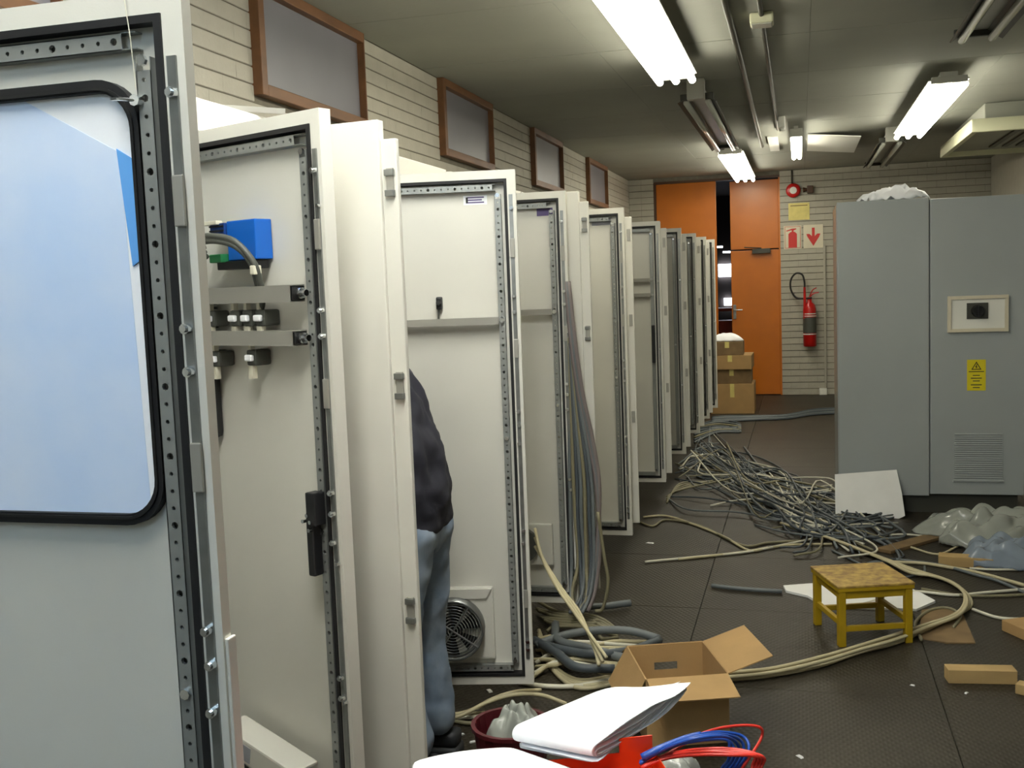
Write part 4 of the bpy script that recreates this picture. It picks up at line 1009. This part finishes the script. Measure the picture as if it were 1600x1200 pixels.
# strays round the tangle
for i, (pix, m_) in enumerate((([(1044, 776), (1100, 778), (1180, 792), (1250, 812), (1310, 835)], 'cabgrey2'), ([(1042, 778), (1075, 796), (1150, 800), (1230, 814), (1300, 832)], 'cabgrey1'), ([(1048, 770), (1085, 760), (1140, 748), (1175, 738)], 'cabolive'),
    ([(1208, 748), (1255, 746), (1292, 747), (1306, 752)], 'cabwhite'), ([(1205, 755), (1260, 762), (1300, 758)], 'cabwhite'), ([(1055, 748), (1110, 760), (1190, 800), (1260, 818), (1330, 842)], 'cabgrey2'), ([(1180, 820), (1230, 832), (1300, 840), (1370, 838), (1410, 826)], 'cabgrey1'),
    ([(1100, 700), (1150, 715), (1220, 742), (1280, 768)], 'cabgrey2'), ([(1110, 790), (1150, 782), (1190, 780), (1215, 788)], 'cabwhite'), ([(1065, 735), (1120, 735), (1170, 752), (1230, 780)], 'cabolive'))):
    cable('%s cable straying from the edge of the big floor tangle' % {'cabgrey2': 'slate', 'cabgrey1': 'grey', 'cabolive': 'olive', 'cabwhite': 'pale'}[m_], pix, .007, m_, 'stray cables at the edge of the tangle, ' + m_[3:], zs=[.0]+[.02]*(len(pix)-2)+[0])
# main tangle
rnd = random.Random(11)
TG = 'cables of the big tangle on the floor'
kinds = [('cabgrey2', 'slate'), ('cabgrey1', 'grey'), ('cabolive', 'olive'), ('cabgrey2', 'slate'), ('cabgrey1', 'grey'), ('cabwhite', 'pale')]
for i in range(84):
    m_, nm = kinds[i % 6]
    s = rnd.random()
    start = (1058+60*s+rnd.uniform(-8, 8), 740-64*s+rnd.uniform(-16, 20))
    w1 = rnd.uniform(-1, 1); mid1 = (1125+rnd.uniform(-35, 45), 728+26*w1+rnd.uniform(-16, 22)); mid2 = (1205+rnd.uniform(-45, 45), 764+rnd.uniform(-34, 40)); mid3 = (1280+rnd.uniform(-50, 50), 796+rnd.uniform(-46, 42)); end = (1330+rnd.uniform(-80, 90), 820+rnd.uniform(-60, 44))
    pix = [start, mid1, mid2, mid3, end]
    if rnd.random() < .35: pix.append((end[0]+rnd.uniform(-70, -20), end[1]+rnd.uniform(5, 22)))
    if rnd.random() < .3: pix = pix[1:]
    r = rnd.choice((.005, .006, .007, .009)); hh_ = rnd.uniform(0, .05)
    cable('%s cable lost in the big floor tangle in front of the grey cabinet' % nm, pix, r, m_, TG+', '+nm, zs=[hh_*.3]+[hh_*rnd.uniform(.4, 1) for _ in pix[1:-1]]+[hh_*.4])
for i, pix in enumerate(([(1005, 808), (1040, 806), (1080, 818), (1130, 838), (1170, 860), (1200, 856)], [(998, 815), (1020, 822), (1042, 812), (1095, 822), (1160, 852), (1200, 848), (1250, 845)], [(1008, 878), (1090, 870), (1170, 862), (1240, 848), (1300, 838), (1350, 850)], [(1060, 874), (1150, 864), (1230, 852), (1300, 850)])):
    cable(['beige cable leaving the foot of the third blank door', 'olive cable looping beside the beige cable on the floor', 'long pale cable lying straight across the dark floor', 'beige cable lying against the long pale cable'][i], pix, .008, ['cabbeige', 'cabolive', 'cabwhite', 'cabbeige'][i])
for i in range(4): cable('beige cable looping out beneath the doors toward the tangle', [(1042, 776+3*i), (1062, 765-3*i), (1110, 752), (1170, 742), (1230, 748+5*i)], .008, 'cabolive', 'looping cables beneath the doors')
for i in range(5): cable('slate cable running to the far side of the grey cabinet', [(1112, 652+2*i), (1140, 650+2*i), (1180, 650+1.5*i), (1230, 648+1.5*i), (1270, 640+2*i), (1320, 637+2*i)], .012, ['cabgrey2', 'cabgrey1'][i % 2], 'slate cables crossing the floor by the cartons', zs=[.01*(i % 2)]*6)
for i in range(5): cable('slate cable of the small coil at the foot of the cartons', [(1090, 664+2*i), (1120, 657+3*i), (1150, 660+3*i), (1155, 667+2*i), (1120, 668+2*i), (1085, 675+4*i)], .012, ['cabgrey2', 'cabgrey1', 'cabolive'][i % 3], 'small coil at the foot of the cartons')
cable('thick grey hose end lying near the foam sheet', [(1112, 915), (1160, 920), (1222, 924)], .012, 'cabgrey1')
cable('grey hose stub sticking out from the hanging cables', [(905, 948), (945, 947), (968, 944), (985, 942)], .019, 'cabgrey1', zs=[.01, .01, .01, .01])
# cluster behind the open carton
CG = 'cables piled behind the open carton'
for i in range(9):
    y0_ = 1000+7*i
    pix = [(832+rnd.uniform(-4, 8), y0_+rnd.uniform(-8, 8)), (870, 1000+5*i+rnd.uniform(-8, 8)), (915, 1004+5*i+rnd.uniform(-10, 8)), (960, 1000+6*i+rnd.uniform(-10, 8)), (1010, 1004+5*i+rnd.uniform(-8, 8))]
    cable('pale cable piled on the floor behind the open carton', pix, .010, ['cabbeige', 'cabwhite', 'cabbeige'][i % 3], CG, zs=[0, .03, .04, .03, 0])
for i, pix in enumerate(([(838, 1008), (880, 993), (930, 985), (985, 986), (1030, 998)], [(840, 1004), (880, 1015), (930, 1022), (990, 1015), (1030, 1000)], [(868, 975), (872, 1000), (915, 1012), (960, 1024), (1010, 1040)], [(835, 1000), (870, 1020), (900, 1042), (960, 1045)])):
    cable('thick grey hose piled with the pale cables behind the open carton', pix, .020, ['cabgrey1', 'cabgrey2'][i % 2], 'thick hoses behind the open carton', zs=[.03, .05, .06, .05, .03][:len(pix)])
for i in range(4):
    pix = [(842, 985+6*i), (862, 1035+3*i), (900, 1062+4*i), (950, 1058+4*i), (975, 1052+3*i)]
    cable('beige cable curving under the fan-fitted door to a knot', pix, .010, 'cabbeige', 'beige cables under the fan-fitted door')
cable('pale cable along the foot of the fan-fitted door', [(812, 1066), (850, 1072), (900, 1072), (950, 1063), (975, 1056)], .011, 'cabwhite')
for i in range(7):
    cable('olive cable in the heap below the hanging bundle', [(836+3*i, 940+7*i+rnd.uniform(-6, 6)), (870, 955+4*i), (905+4*i, 958+4*i), (940, 962+5*i+rnd.uniform(-8, 8)), (965, 985+2*i)], .009, 'cabolive', 'heap below the hanging bundle', zs=[.02, .04, .05, .04, .0])
# cables beside the worker
for i, pix in enumerate(([(688, 1124), (720, 1118), (760, 1098), (800, 1086), (845, 1086), (885, 1100)], [(690, 1118), (730, 1112), (770, 1092), (805, 1081), (845, 1078)], [(688, 1114), (720, 1116), (758, 1114)], [(690, 1122), (725, 1121), (758, 1119)], [(706, 1126), (730, 1130), (760, 1131)])):
    cable(['beige cable arching from the worker over the maroon bin', 'thin beige cable arching beside the maroon bin', 'cut beige cable end near the worker, topmost of three', 'cut beige cable end near the worker, middle of three', 'cut olive cable end near the worker, lowest of three'][i], pix, .0085, ['cabbeige', 'cabbeige', 'cabbeige', 'cabwhite', 'cabolive'][i], zs=[0, .02, .05, .07, .05, .01][:len(pix)] if i < 2 else None)
# hanging bundles at the blank leaf of cabinet E
def hang(label, pix, yy, r, m_, group=None):
    pts = [at(q, 1, yy[i] if isinstance(yy, (list, tuple)) else yy) for i, q in enumerate(pix)]
    for p in pts: p.z = max(p.z, r+.001)
    o = MB().tube(pts, r, 7, 6).build('hanging_cable', m_, smooth=True); return tag(o, label, 'cable', group)
for i in range(3):
    hang('dark grey cable hanging diagonally across the blank open leaf', [(884+2*i, 440), (893+3*i, 540), (905+3*i, 620), (920+3*i, 690), (932+2*i, 760), (937-2*i, 850), (930-3*i, 920), (918-4*i, 955)], [4.80, 4.79, 4.80, 4.81, 4.80, 4.78, 4.74, 4.66], .011, ['cabmauve', 'cabgrey1'][i % 2], 'cables hanging diagonally on the blank leaf')
for i in range(7):
    x0 = 893+5.5*i
    hang('grey cable hanging straight down in the bundle at the blank leaf', [(886+1.5*i, 520+8*i), (889+3*i, 640), (x0-3, 740), (x0+rnd.uniform(-2, 2), 810), (x0+2+rnd.uniform(-3, 3), 880), (x0+rnd.uniform(-6, 6), 930), (x0-6+rnd.uniform(-14, 14), 958)], [4.80, 4.80, 4.79, 4.78, 4.76, 4.70, 4.62], .009, ['cabgrey1', 'cabolive', 'cabgrey2'][i % 3], 'bundle hanging at the blank leaf')
hang('olive cable looping down beside the hanging bundle', [(934, 800), (944, 870), (950, 910), (942, 950), (930, 955)], 4.70, .008, 'cabolive')
for i in range(3):
    hang('beige cable slanting from the fan-fitted door edge to the floor', [(836, 826+14*i), (846+3*i, 868+6*i), (868+5*i, 914+3*i), (898+4*i, 958), (928, 1000+6*i), (948-6*i, 1028+6*i)], [4.5, 4.4, 4.3, 4.2, 4.05, 3.98], .007, 'cabbeige', 'slanting beige cables')
